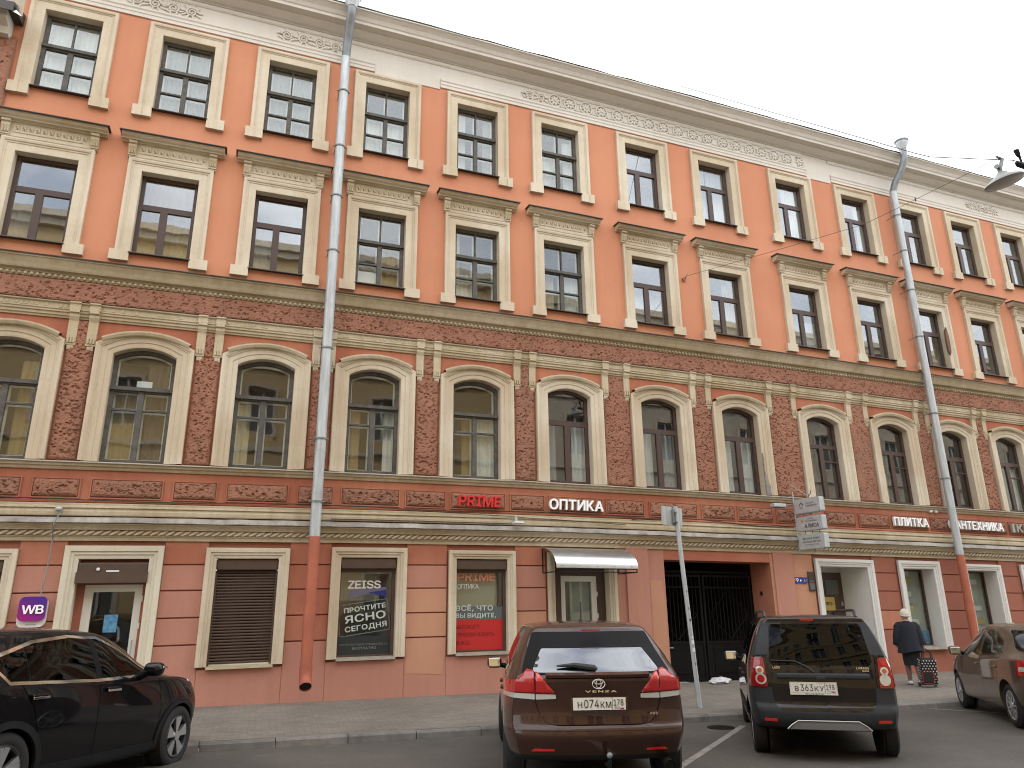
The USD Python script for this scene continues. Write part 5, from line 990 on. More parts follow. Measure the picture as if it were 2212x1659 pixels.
def plate(car, x, y, z, text, region, w=.52, h=.112, tilt=0.0, frame='car_black', bottom='frame_blue', extra=None):
    Tm = trimesh.transformations.translation_matrix((x, y, z)) @ trimesh.transformations.rotation_matrix(tilt, [0, 1, 0])
    def tr_(mb):
        m = mb.done() if isinstance(mb, MB) else mb; m.apply_transform(Tm); return m
    P = car.part('number_plate', tr_(MB().box(-.008, 0.0, -w / 2, w / 2, -h / 2, h / 2)), 'plate_white')
    car.part('plate_frame', tr_(MB().box(0.001, .014, -w / 2 - .012, w / 2 + .012, -h / 2 - .026, h / 2 + .008)), frame, P)
    car.part('frame_strip', tr_(MB().box(-.006, 0.0005, -w / 2 - .01, w / 2 + .01, -h / 2 - .024, -h / 2 - .003)), bottom, P)
    def word(t, left, zz, hh, width, mat='plate_black', bold=False):
        cur, ms = 0, []
        for ch in t:
            m = meshkit.text_mesh(ch, hh, .002, bold); m.apply_translation((-m.bounds[0][0] + cur, 0, 0)); cur = m.bounds[1][0] + hh * .22; ms.append(m)
        f = width / (cur - hh * .22); mb = MB()
        for m in ms: v = m.vertices; mb.add(np.c_[-.0085 - v[:, 2], left - v[:, 0] * f, zz + v[:, 1]], m.faces)
        return car.part('lettering', tr_(mb), mat, P)
    a, d, e = text
    word(a, w / 2 - .045, -.036, .055, .045); word(d, w / 2 - .11, -.036, .074, .145); word(e, w / 2 - .272, -.036, .055, .105); word(region, w / 2 - .402, -.018, .056, .095); word('RUS', w / 2 - .41, -.045, .018, .05, 'ink_grey')
    car.part('divider', tr_(MB().box(-.0095, -.0079, w / 2 - .390, w / 2 - .386, -h / 2, h / 2)), 'plate_black', P)
    for k, c in enumerate(('plate_white', 'flag_blue', 'reflector_red')): car.part('flag', tr_(MB().box(-.0098 - .0002 * k, -.0079, -w / 2 + .02, -w / 2 + .055, -.030 - .0075 * k - .0075, -.030 - .0075 * k)), c, P)
    if extra: word(extra, .10, -h / 2 - .021, .014, .21, 'ink_grey', True)
def word_on(car, text, y, z, h, width, x, mat='chrome', tilt=0.0, slant=0.0, name='badge'):
    cur, mb = 0, MB(); ms = []
    for ch in text:
        m = meshkit.text_mesh(ch, h, .006, True); m.apply_translation((-m.bounds[0][0] + cur, 0, 0)); cur = m.bounds[1][0] + h * .25; ms.append(m)
    f = width / (cur - h * .25)
    for m in ms: v = m.vertices; mb.add(np.c_[x - v[:, 2] + math.tan(tilt) * v[:, 1], y - v[:, 0] * f - slant * v[:, 1], z + v[:, 1]], m.faces)
    return car.part(name, mb, mat)
def seats(car, xs_, y, zt, mat='seat_dark', w=.24):
    for x in xs_:
        for s in (-1, 1):
            Q = car.part('seat', rbox(x, x + .16, s * y - w, s * y + w, .55, zt - .16, .05), mat, smooth=40); car.part('headrest', rbox(x - .01, x + .09, s * y - .12, s * y + .12, zt - .13, zt + .04, .04), mat, Q, smooth=40)
def mirror(car, x, y, z, side, mat, L=.13, face=True):
    Q = car.part('door_mirror', rbox(x, x + L, min(side * y, side * (y + .20)), max(side * y, side * (y + .20)), z - .075, z + .075, .05), mat, smooth=40)
    car.part('mirror_foot', MB().tube([(x + L * .6, side * (y - .10), z - .06), (x + L * .6, side * (y + .04), z - .03)], [.035, .03], 8), 'car_black', Q, smooth=40)
    if face: car.part('mirror_glass', rbox(x - .004, x + .02, min(side * (y + .02), side * (y + .18)), max(side * (y + .02), side * (y + .18)), z - .058, z + .058, .009), 'mirror_face', Q, smooth=30)
def cavity(car, polyxz, yin, prisms):
    """Hollows the cabin and opens the windows, so that the panes have an inside behind them."""
    m = trimesh.creation.extrude_polygon(polyxz, 2 * yin, engine='earcut'); v = m.vertices
    c = m3.Manifold(m3.Mesh(np.c_[v[:, 0], yin - v[:, 2], v[:, 1]].astype(np.float32), m.faces.astype(np.uint32)))
    c = c ^ car.skin(-.06)
    for p in prisms: c = c + (p ^ car.skin(.02) - man(trimesh.creation.box((12, .5, 3))) if False else (p ^ car.skin(.02)))
    car.B = car.B - c
def mirrorP(pts): return [(-y, z) for y, z in pts][::-1]

# ---- maroon crossover, seen from behind
def venza():
    L = 4.80
    S = [(0.0, 0.4, 0.8, 0.86, 0.72, 0.83, 1.1, 0.64, 1.555, 1.59), (0.25, 0.36, 0.86, 0.915, 0.72, 0.88, 1.1, 0.66, 1.565, 1.61), (0.8, 0.3, 0.9, 0.945, 0.66, 0.915, 1.09, 0.665, 1.59, 1.64), (1.3, 0.24, 0.92, 0.95, 0.64, 0.925, 1.07, 0.67, 1.61, 1.66), (2.1, 0.22, 0.92, 0.95, 0.64, 0.92, 1.04, 0.675, 1.615, 1.665), (2.7, 0.22, 0.92, 0.95, 0.64, 0.915, 1.02, 0.66, 1.575, 1.625), (3.3, 0.22, 0.92, 0.95, 0.66, 0.91, 1.0, 0.66, 1.26, 1.3), (3.75, 0.24, 0.92, 0.95, 0.68, 0.9, 0.99, 0.72, 1.03, 1.07), (4.2, 0.26, 0.9, 0.94, 0.66, 0.86, 0.93, 0.7, 0.96, 1.0), (4.8, 0.3, 0.82, 0.86, 0.6, 0.76, 0.76, 0.6, 0.78, 0.82)]
    rear = [(.2, .16), (.36, .08), (.50, .02), (.58, .0), (.655, .02), (.69, .055), (.80, .065), (.95, .05), (1.05, .03), (1.11, .02), (1.145, .05), (1.25, .19), (1.38, .36), (1.50, .475), (1.58, .55), (1.65, .63), (1.75, .75)]
    front = [(.2, 4.62), (.4, 4.76), (.6, 4.8), (.8, 4.74), (.95, 4.55), (1.1, 4.2), (1.7, 4.0)]
    c = Car('parked_car', 'glossy maroon crossover seen from behind with plate Н074КМ 178', body(S, rear, front, [.16, .16, .20, .20], [.4, .4, .4, .3]), 'paint_maroon', (3.501, 6.874), .337, 0.0, -.03)
    for s in (1, -1):
        arch(c, 1.03, .95, .42, s); arch(c, 3.81, .95, .42, s)
        wheel(c, 1.03, .82, .375, .24, 7, s, steer=0); wheel(c, 3.81, .82, .375, .24, 7, s, steer=-.12)
    # glass
    rw = smooth_poly([(.765, 1.15), (.62, 1.545), (-.62, 1.545), (-.765, 1.15)], .03); gl = smooth_poly([(.66, 1.165), (.535, 1.385), (-.535, 1.385), (-.66, 1.165)], .03)
    side_win = smooth_poly([(.62, 1.30), (1.2, 1.485), (2.0, 1.535), (2.65, 1.50), (3.35, 1.13), (3.42, 1.05), (1.0, 1.13)], .025)
    cav = sg.Polygon([(.45, 1.1), (.7, 1.5), (1.2, 1.53), (2.6, 1.5), (3.2, 1.1), (3.2, .5), (.5, .5)])
    op = [rear_prism(gl.buffer(-.01), .0, .9)] + [side_prism(side_win.buffer(-.03), s, .3) for s in (1, -1)]
    cavity(c, cav, .80, op)
    D = c.panel('rear_window_surround', rear_prism(rw.difference(gl), -.2, .75), 'car_black', .005)  # black trim; its top band paints in the shade below the roof spoiler
    c.panel('rear_window', rear_prism(gl, -.2, .75), 'rear_glass', .004, .004)
    for s in (1, -1): c.panel('side_window', side_prism(side_win, s, .3), 'car_glass', .004, .004)
    # lamps
    for s in (1, -1):
        f = (lambda p: p) if s > 0 else mirrorP
        outer = smooth_poly(f([(.70, 1.20), (.635, 1.185), (.63, .975), (.95, .985), (.95, 1.08), (.80, 1.105)]), .008); inner = smooth_poly(f([(.62, 1.182), (.575, 1.15), (.425, .97), (.625, .973)]), .008)
        white_o = smooth_poly(f([(.95, .98), (.63, .97), (.63, .918), (.95, .938)]), .006); white_i = smooth_poly(f([(.62, .968), (.425, .965), (.42, .925), (.62, .918)]), .006)
        Lm = c.panel('tail_lamp', rear_prism(outer, -.3, .62), 'lamp_red', .012); c.panel('tail_lamp_inner', rear_prism(inner, -.3, .5), 'lamp_red', .012, parent=Lm)
        c.panel('reversing_lens', rear_prism(white_o, -.3, .62), 'lamp_clear', .009, parent=Lm); c.panel('reversing_lens', rear_prism(white_i, -.3, .5), 'lamp_clear', .009, parent=Lm)
        c.panel('lamp_highlight', rear_prism(smooth_poly(f([(.615, 1.17), (.59, 1.15), (.545, 1.09), (.60, 1.09)]), .005), -.3, .5), 'reflector_red', .0145, parent=Lm)
        c.panel('bumper_reflector', rear_prism(smooth_poly(f([(.64, .475), (.455, .475), (.445, .455), (.68, .450)]), .003), -.3, .4), 'reflector_red', .008)
    # gaps
    gate = [(.628, 1.20), (.626, .90), (.575, .76), (.50, .695), (.40, .685), (-.40, .685), (-.50, .695), (-.575, .76), (-.626, .90), (-.628, 1.20)]
    c.groove(rear_prism(line_poly(gate, .010), -.3, .5)); c.groove(rear_prism(line_poly([(.95, .635), (-.95, .635)], .006), -.3, .3), .006)
    for s in (1, -1):
        for q in ([(3.15, 1.02), (3.2, .6), (3.15, .3)], [(2.05, 1.06), (2.05, .35)], [(1.05, 1.12), (1.25, .95), (1.35, .5)], [(.55, 1.0), (.40, .72), (.30, .62)]): c.groove(side_prism(line_poly(q), s, .5))
        for x in (2.15, 1.2): c.part('door_handle', rbox(x, x + .2, min(s * .925, s * .965), max(s * .925, s * .965), .93, .965, .012), 'paint_maroon', smooth=40)
    # lip under the window, emblem, badges
    lip = cornice(-.52, .52, [(0, 1.105), (.045, 1.11), (.05, 1.135), (.0, 1.155)], .2).done(); v = lip.vertices; y = v[:, 0].copy()
    c.part('tailgate_lip', MB().add(np.c_[.06 - v[:, 1] + .05 * (np.abs(y) / .52) ** 3, y, v[:, 2] + .01], lip.faces[:, ::-1]), 'paint_maroon', smooth=40)
    t = np.linspace(0, 2 * np.pi, 33); ell = lambda a, b, dy=0, dz=0: np.c_[np.full(33, .015), dy + a * np.cos(t), 1.06 + dz + b * np.sin(t)]
    c.part('emblem', MB().tube(ell(.062, .044), .0065, 6, False).tube(ell(.026, .036), .005, 6, False).tube(ell(.045, .018, 0, .018), .005, 6, False), 'chrome', smooth=True)
    word_on(c, 'VENZA', .135, .985, .016, .31, .025); word_on(c, 'AWD', -.50, .775, .022, .075, .055)
    plate(c, .035, 0.0, .88, ('Н', '074', 'КМ'), '178', tilt=-.03)
    c.part('plate_recess', MB().box(.03, .05, -.28, .28, .805, .945), 'paint_maroon')
    wp = MB().tube([(.16, -.02, 1.185), (.13, .02, 1.202), (.155, .22, 1.23), (.17, .40, 1.225)], [.012, .03, .024, .008], 8); c.part('wiper', wp, 'black_plastic', smooth=40)
    c.part('high_brake_lamp', MB().box(.47, .50, -.10, .10, 1.553, 1.566), 'lamp_red_deep'); A = c.part('aerial', MB().tube([(1.0, 0.04, 1.63), (1.0, .04, 1.67)], [.03, .02], 8), 'black_plastic', smooth=40); c.part('mast', MB().tube([(1.0, .04, 1.65), (.93, .04, 1.86)], [.008, .005], 6), 'black_plastic', A)
    c.split('bumper_lower', rear_prism(sg.box(-1.2, 0, 1.2, .415), -.3, .5), 'cladding')
    c.part('exhaust_tip', MB().tube([(.02, -.66, .33), (.2, -.66, .33)], .045, 14, False).tube([(.05, -.66, .33), (.06, -.66, .33)], .040, 14), 'cladding', smooth=40)
    H = c.part('tow_bar', MB().tube([(.2, -.06, .33), (-.06, -.06, .34), (-.09, -.06, .40)], .02, 8), 'cladding', smooth=40); b = trimesh.creation.icosphere(2, .028); b.apply_translation((-.09, -.06, .44)); c.part('tow_ball', b, 'galv_dark', H, smooth=True)
    c.part('roof_panel', MB().add([(.75, .45, 1.577), (.75, -.45, 1.577), (1.05, -.45, 1.60), (1.05, .45, 1.60)], [(0, 1, 2, 3)]), 'car_glass') if False else None
    mirror(c, 2.98, .93, 1.12, 1, 'paint_maroon'); mirror(c, 2.98, .93, 1.12, -1, 'paint_maroon')
    seats(c, (1.35, 2.25), .38, 1.38); c.finish()
venza()

# ---- dark van-like estate, seen from behind
def largus():
    S = [(0.0, 0.42, 0.78, 0.8, 0.7, 0.78, 1.1, 0.6, 1.62, 1.655), (0.3, 0.36, 0.83, 0.86, 0.7, 0.84, 1.1, 0.625, 1.65, 1.69), (1.0, 0.26, 0.85, 0.875, 0.66, 0.865, 1.07, 0.645, 1.665, 1.705), (2.0, 0.22, 0.855, 0.875, 0.64, 0.865, 1.03, 0.645, 1.66, 1.705), (2.5, 0.22, 0.855, 0.875, 0.64, 0.86, 1.0, 0.62, 1.615, 1.655), (3.1, 0.22, 0.855, 0.875, 0.64, 0.85, 0.97, 0.6, 1.23, 1.28), (3.45, 0.23, 0.855, 0.87, 0.64, 0.84, 0.95, 0.64, 0.99, 1.03), (3.9, 0.24, 0.84, 0.865, 0.64, 0.8, 0.9, 0.62, 0.93, 0.96), (4.46, 0.3, 0.76, 0.8, 0.58, 0.7, 0.74, 0.55, 0.76, 0.8)]
    rear = [(.2, .14), (.36, .08), (.48, .01), (.56, .0), (.62, .02), (.66, .05), (.9, .045), (1.05, .05), (1.12, .06), (1.3, .10), (1.45, .145), (1.60, .18), (1.645, .17), (1.68, .21), (1.8, .32)]
    front = [(.2, 4.3), (.4, 4.42), (.6, 4.46), (.78, 4.4), (.95, 4.15), (1.7, 3.6)]
    c = Car('parked_van', 'dark brown tall estate car with roof rails seen from behind, plate В363КУ 198', body(S, rear, front, [.10, .10, .11, .12], [.35, .35, .35, .3], inset=.05, rin=.3), 'paint_darkbrown', (6.85, 7.49), .612, 0.0, -.025)
    for s in (1, -1):
        arch(c, .74, .875, .37, s); arch(c, 3.645, .875, .37, s)
        wheel(c, .74, .755, .318, .19, 9, s); wheel(c, 3.645, .755, .318, .19, 9, s, steer=-.05)
    rw = smooth_poly([(.60, 1.10), (.545, 1.585), (-.545, 1.585), (-.60, 1.10)], .05)
    wf = smooth_poly([(2.15, 1.05), (2.15, 1.56), (2.45, 1.53), (3.02, 1.10), (3.05, 1.0)], .02); wr_ = smooth_poly([(1.22, 1.07), (1.25, 1.58), (2.08, 1.57), (2.08, 1.05)], .03); wq = smooth_poly([(.33, 1.10), (.42, 1.56), (1.10, 1.58), (1.10, 1.08)], .04)
    cav = sg.Polygon([(.22, 1.05), (.38, 1.56), (.8, 1.62), (2.4, 1.60), (2.95, 1.1), (2.95, .5), (.25, .5)])
    cavity(c, cav, .74, [rear_prism(rw.buffer(-.02), .0, .5)] + [side_prism(w.buffer(-.02), s, .3) for s in (1, -1) for w in (wf, wr_, wq)])
    c.panel('rear_window', rear_prism(rw, -.2, .45), 'dark_glass', .004, .004)
    for s in (1, -1):
        c.panel('side_window', side_prism(wf, s, .3), 'car_glass', .004, .004); c.panel('side_window', side_prism(wr_, s, .3), 'car_glass', .004, .004); c.panel('quarter_window', side_prism(wq, s, .3), 'car_glass', .004, .004)
        f = (lambda p: p) if s > 0 else mirrorP
        Lm = c.panel('tail_lamp', rear_prism(smooth_poly(f([(.80, 1.185), (.665, 1.185), (.64, .845), (.85, .845)]), .02), -.3, .34), 'lamp_red_deep', .012)
        for (yy, zz, r, mt) in ((.725, 1.125, .043, 'lamp_red'), (.72, 1.035, .04, 'lamp_orange'), (.715, .935, .057, 'lamp_clear' if s < 0 else 'lamp_red')):
            yy *= s
            if r > .05 or mt == 'lamp_orange': c.panel('lens_ring', rear_prism(sg.Point(yy, zz).buffer(r + .008).difference(sg.Point(yy, zz).buffer(r - .012)), -.3, .34), 'lamp_clear', .018, parent=Lm)
            c.panel('lens', rear_prism(sg.Point(yy, zz).buffer(r - .012), -.3, .34), mt, .017, parent=Lm)
        c.panel('pillar_trim', side_prism(smooth_poly([(.14, 1.20), (.24, 1.60), (.36, 1.60), (.27, 1.20)], .02), s, .4), 'bumper_grey', .004)
        c.panel('bumper_reflector', rear_prism(sg.box(min(s * .57, s * .72), .455, max(s * .57, s * .72), .49), -.3, .4), 'reflector_red', .012)
        for x in (.6, 2.35): pass
        rl = MB().tube([(.55, s * .56, 1.665), (.62, s * .565, 1.735), (.8, s * .57, 1.75), (2.1, s * .57, 1.745), (2.28, s * .56, 1.73), (2.36, s * .555, 1.64)], [.02, .022, .018, .018, .022, .02], 8); c.part('roof_rail', rl, 'black_plastic', smooth=40)
        for q in ([(3.1, 1.0), (3.15, .6), (3.1, .3)], [(2.11, 1.5), (2.11, .3)], [(1.16, 1.5), (1.16, .95), (1.30, .5)]): c.groove(side_prism(line_poly(q), s, .5))
        c.panel('side_cladding', side_prism(sg.box(1.15, .42, 3.15, .56), s, .5), 'cladding', .012)
        for x in (2.2, 1.28): c.part('door_handle', rbox(x, x + .17, min(s * .865, s * .895), max(s * .865, s * .895), .90, .935, .012), 'black_plastic', smooth=40)
    c.split('bumper_lower', rear_prism(sg.box(-1.2, 0, 1.2, .385), -.3, .4), 'cladding')
    bum = sg.Polygon([(-1.2, .2), (1.2, .2), (1.2, .84), (.60, .84), (.58, .66), (.52, .595), (.42, .575), (-.42, .575), (-.52, .595), (-.58, .66), (-.60, .84), (-1.2, .84)])
    c.split('rear_bumper', rear_prism(bum, -.3, .36), 'bumper_grey')
    c.groove(rear_prism(line_poly([(.02, 1.66), (.0, 1.1), (-.02, .58)], .008), -.3, .4)); c.groove(rear_prism(line_poly([(.60, .58), (.61, .86), (.63, 1.19), (.56, 1.61)], .008), -.3, .4)); c.groove(rear_prism(line_poly([(-.60, .58), (-.61, .86), (-.63, 1.19), (-.56, 1.61)], .008), -.3, .4))
    c.part('handle_bar', rbox(-.005, .07, -.535, .535, .945, 1.01, .022), 'bumper_grey', smooth=40); c.part('handle_recess', MB().mesh(rbox(-.01, .03, -.03, .08, .938, .98, .01)), 'black_plastic', smooth=40)
    SK = c.part('skid_plate', MB().add([(-.012, .42, .43), (-.012, -.42, .43), (-.004, -.34, .475), (-.004, .34, .475), (-.012, .47, .385), (-.012, -.47, .385), (.08, .45, .365), (.08, -.45, .365)], [(0, 1, 2, 3), (0, 4, 5, 1), (4, 6, 7, 5)]), 'skid_grey')
    c.part('silver_edge', MB().tube([(-.012, .47, .385), (-.014, .42, .43), (-.008, .34, .478), (-.008, -.34, .478), (-.014, -.42, .43), (-.012, -.47, .385)], .009, 6), 'skid_silver', SK, smooth=40)
    plate(c, .025, .12, .845, ('В', '363', 'КУ'), '198', frame='plate_white', bottom='plate_white', extra='RUSSIA')
    word_on(c, 'LADA', .565, 1.06, .028, .085, .05); word_on(c, 'LARGUS', -.40, 1.06, .024, .14, .05); word_on(c, 'CROSS', -.46, 1.03, .018, .075, .05)
    c.panel('high_brake_lamp', rear_prism(smooth_poly([(.16, 1.615), (.0, 1.615), (.0, 1.65), (.16, 1.65)], .01), -.2, .32), 'lamp_red_deep', .012)
    c.part('wiper', MB().tube([(.03, .09, 1.02), (.045, .18, 1.09), (.058, .30, 1.145), (.06, .58, 1.155)], [.016, .012, .009, .006], 6), 'black_plastic', smooth=40)
    mirror(c, 2.86, .88, 1.08, 1, 'black_plastic'); mirror(c, 2.86, .88, 1.08, -1, 'black_plastic')
    seats(c, (1.15, 2.0), .36, 1.36); c.finish()
largus()

# ---- black crossover at the left, seen from its right side
def kia():
    S = [(0.0, .42, .80, .85, .74, .82, 1.14, .58, 1.53, 1.56), (.3, .36, .86, .90, .74, .87, 1.14, .60, 1.55, 1.59), (.8, .28, .90, .925, .70, .895, 1.12, .62, 1.58, 1.62), (1.6, .22, .90, .925, .68, .90, 1.09, .635, 1.595, 1.64), (2.2, .22, .90, .925, .68, .90, 1.07, .63, 1.565, 1.61), (2.6, .22, .90, .925, .70, .895, 1.06, .60, 1.46, 1.505),
         (3.05, .23, .90, .925, .72, .885, 1.055, .64, 1.22, 1.265), (3.35, .24, .90, .92, .72, .88, 1.05, .70, 1.085, 1.135), (3.9, .26, .88, .915, .70, .85, 1.01, .68, 1.035, 1.085), (4.2, .28, .85, .89, .66, .80, .96, .64, .985, 1.03), (4.48, .32, .78, .82, .60, .72, .84, .58, .86, .90)]
    rear = [(.2, .16), (.36, .08), (.5, .0), (.7, .02), (.95, .05), (1.05, .06), (1.15, .12), (1.35, .33), (1.52, .52), (1.6, .6), (1.7, .7)]
    front = [(.2, 4.3), (.4, 4.44), (.6, 4.48), (.82, 4.46), (.95, 4.38), (1.08, 4.1), (1.7, 3.7)]
    c = Car('parked_car', 'black crossover with chrome window trim at the lower left corner', body(S, rear, front, [.16, .16, .2, .2], [.42, .42, .42, .3]), 'paint_black', KIA_AT, KIA_H, .020, .015)
    for s in (1, -1):
        arch(c, .90, .925, .40, s); arch(c, 3.57, .925, .40, s)
        wheel(c, .90, .80, .355, .235, 5, s, True); wheel(c, 3.57, .80, .355, .235, 5, s, True, steer=.10)
        for x in (.90, 3.57): c.panel('arch_cladding', side_prism(sg.Point(x, .345).buffer(.455).difference(sg.Point(x, .345).buffer(.392)).intersection(sg.box(x - .5, .24, x + .5, .9)), s, .5), 'cladding', .014)
        c.panel('sill_cladding', side_prism(sg.box(1.32, .22, 3.16, .36), s, .5), 'cladding', .010)
        full = smooth_poly([(.82, 1.11), (.62, 1.30), (.72, 1.375), (1.2, 1.505), (1.7, 1.555), (2.15, 1.54), (2.55, 1.395), (2.92, 1.16), (2.98, 1.09), (2.0, 1.075)], .02)
        dl = full.buffer(-.03)
        c.panel('chrome_trim', side_prism(full.difference(dl), s, .35), 'chrome', .007)
        parts_ = [dl.intersection(sg.box(0, 0, 1.07, 2)).buffer(-.001), dl.intersection(sg.box(1.09, 0, 1.99, 2)), dl.intersection(sg.box(2.08, 0, 4, 2))]
        cavp = [side_prism(p.buffer(-.02), s, .3) for p in parts_ if not p.buffer(-.02).is_empty]
        c._cav = getattr(c, '_cav', []) + cavp; c._win = getattr(c, '_win', []) + [(p, s) for p in parts_]
        c.panel('pillar_cover', side_prism(dl.intersection(sg.box(1.99, 0, 2.08, 2)), s, .35), 'car_black', .005)
        for q in ([(3.08, 1.06), (3.15, .70), (3.10, .36)], [(2.04, 1.06), (2.06, .38)], [(.98, 1.09), (1.15, .9), (1.30, .5)]): c.groove(side_prism(line_poly(q), s, .5))
        for x in (2.12, 1.08):
            Hd = c.part('door_handle', rbox(x, x + .21, min(s * .915, s * .95), max(s * .915, s * .95), .985, 1.015, .012), 'paint_black', smooth=40); c.part('chrome_strip', rbox(x, x + .21, min(s * .945, s * .958), max(s * .945, s * .958), .968, .990, .004), 'chrome', Hd)
        c.panel('headlamp', side_prism(smooth_poly([(3.78, 1.0), (4.05, 1.005), (4.34, .93), (4.34, .85), (4.1, .90)], .015), s, .45), 'headlamp', .008)
        c.panel('tail_lamp', side_prism(smooth_poly([(.0, 1.05), (.34, 1.07), (.38, 1.0), (.05, .93)], .015), s, .4), 'lamp_red_deep', .008)
        c.panel('side_marker', side_prism(sg.box(4.08, .52, 4.2, .56), s, .4), 'lamp_orange', .008)
        M_ = c.part('door_mirror', rbox(2.60, 2.76, min(s * .97, s * 1.19), max(s * .97, s * 1.19), 1.10, 1.25, .06), 'paint_black', smooth=40); c.part('indicator_strip', rbox(2.68, 2.77, min(s * .98, s * 1.195), max(s * .98, s * 1.195), 1.18, 1.21, .008), 'chrome', M_, smooth=30)
        c.part('mirror_foot', MB().tube([(2.71, s * .86, 1.09), (2.70, s * 1.0, 1.14)], [.05, .035], 8), 'car_black', M_, smooth=40)
    ws = smooth_poly([(.72, 1.05), (.56, 1.50), (-.56, 1.50), (-.72, 1.05)], .04); pr = rear_prism(ws, 2.5, 3.5); rwp = rear_prism(smooth_poly([(.62, 1.12), (.52, 1.48), (-.52, 1.48), (-.62, 1.12)], .04), -.2, .7)
    cav = sg.Polygon([(.42, 1.05), (.75, 1.52), (1.6, 1.57), (2.2, 1.54), (2.6, 1.42), (3.1, 1.1), (3.1, .5), (.45, .5)])
    cavity(c, cav, .80, c._cav + [pr, rwp])
    for p, s in c._win: c.panel('side_window' if p.area > .12 else 'quarter_window', side_prism(p, s, .3), 'car_glass', .004, .004)
    c.panel('windscreen', pr, 'car_glass_light', .004, .004); c.panel('rear_window', rwp, 'car_glass', .004, .004)
    seats(c, (1.2, 2.15), .38, 1.36); c.part('steering_wheel', MB().tube([(2.72 + .06 * math.cos(a), .38 + .18 * math.sin(a), 1.0 + .18 * math.cos(a)) for a in np.linspace(0, 2 * np.pi, 20)], .015, 6, False), 'seat_dark'); c.part('dashboard', rbox(2.75, 3.15, -.74, .74, .8, 1.0, .06), 'seat_dark', smooth=40)
    c.finish()
KIA_AT, KIA_H = (-3.04, 8.15), .532
kia()

# ---- brown sedan at the right edge
def sedan():
    S = [(0.0, .40, .76, .80, .68, .76, .98, .60, 1.02, 1.05), (.3, .34, .82, .85, .68, .82, .99, .62, 1.04, 1.07), (.65, .28, .84, .865, .66, .84, .99, .60, 1.09, 1.12), (1.1, .24, .85, .87, .64, .855, .98, .585, 1.33, 1.37), (1.5, .22, .85, .87, .62, .855, .97, .60, 1.46, 1.50), (2.0, .22, .85, .87, .62, .855, .96, .605, 1.475, 1.52), (2.5, .22, .85, .87, .62, .85, .95, .59, 1.41, 1.455),
         (3.0, .22, .85, .87, .64, .845, .94, .60, 1.17, 1.22), (3.4, .23, .85, .865, .64, .83, .93, .64, .985, 1.02), (3.8, .25, .83, .86, .62, .79, .88, .62, .91, .95), (4.35, .30, .74, .78, .56, .68, .72, .54, .74, .78)]
    rear = [(.2, .14), (.36, .06), (.5, .0), (.65, .02), (.9, .06), (1.0, .07), (1.06, .12), (1.5, .3)]
    front = [(.2, 4.2), (.4, 4.31), (.6, 4.35), (.78, 4.28), (.92, 4.05), (1.5, 3.7)]
    c = Car('parked_car', 'brown sedan cut by the right picture edge, parked beyond the van', body(S, rear, front, [.14, .14, .14, .14], [.38, .38, .38, .3]), 'paint_sedan', (11.60, 7.40), .630)
    allw = []
    for s in (1, -1):
        arch(c, .86, .87, .37, s); arch(c, 3.49, .87, .37, s)
        wheel(c, .86, .75, .312, .19, 11, s); wheel(c, 3.49, .75, .312, .19, 11, s, steer=-.05)
        full = smooth_poly([(.92, 1.05), (1.12, 1.24), (1.5, 1.40), (2.0, 1.43), (2.45, 1.37), (2.85, 1.17), (3.1, .985), (2.0, .985)], .03)
        ps = [full.intersection(sg.box(0, 0, 1.86, 2)), full.intersection(sg.box(1.94, 0, 4, 2))]
        allw += [(p, s) for p in ps]
        for q in ([(3.1, .97), (3.15, .6), (3.08, .3)], [(1.9, 1.4), (1.9, .3)], [(.95, 1.03), (1.1, .85), (1.24, .5)]): c.groove(side_prism(line_poly(q), s, .5))
        for x in (2.0, 1.1): c.part('door_handle', rbox(x, x + .17, min(s * .86, s * .89), max(s * .86, s * .89), .84, .87, .012), 'paint_sedan', smooth=40)
        f = (lambda p: p) if s > 0 else mirrorP
        Lm = c.panel('tail_lamp', rear_prism(smooth_poly(f([(.95, .99), (.50, .99), (.52, .80), (.95, .76)]), .02), -.3, .36), 'lamp_red', .010); c.panel('reversing_lens', rear_prism(smooth_poly(f([(.92, .90), (.60, .89), (.62, .84), (.92, .83)]), .01), -.3, .3), 'lamp_clear', .014, parent=Lm)
        mirror(c, 2.78, .87, 1.03, s, 'paint_sedan')
        c.panel('headlamp', side_prism(smooth_poly([(3.75, .78), (4.1, .80), (4.2, .66), (3.95, .64)], .02), s, .4), 'headlamp', .008)
    ws = smooth_poly([(.68, 1.0), (.54, 1.40), (-.54, 1.40), (-.68, 1.0)], .04); pr = rear_prism(ws, 2.45, 3.4); rwp = rear_prism(smooth_poly([(.64, 1.10), (.52, 1.40), (-.52, 1.40), (-.64, 1.10)], .04), .55, 1.4)
    cav = sg.Polygon([(.8, 1.0), (1.1, 1.28), (1.5, 1.42), (2.0, 1.45), (2.4, 1.38), (2.95, 1.05), (2.95, .5), (.8, .5)])
    cavity(c, cav, .74, [side_prism(p.buffer(-.025), s, .3) for p, s in allw] + [pr, rwp])
    for p, s in allw: c.panel('side_window', side_prism(p, s, .3), 'car_glass_light', .004, .004)
    c.panel('windscreen', pr, 'car_glass_light', .004, .004); c.panel('rear_window', rwp, 'car_glass', .004, .004)
    c.groove(rear_prism(line_poly([(.6, 1.03), (.58, .7), (-.58, .7), (-.6, 1.03)], .008), -.3, .3))
    seats(c, (1.15, 2.0), .36, 1.26, 'seat_tan'); c.finish()
sedan()
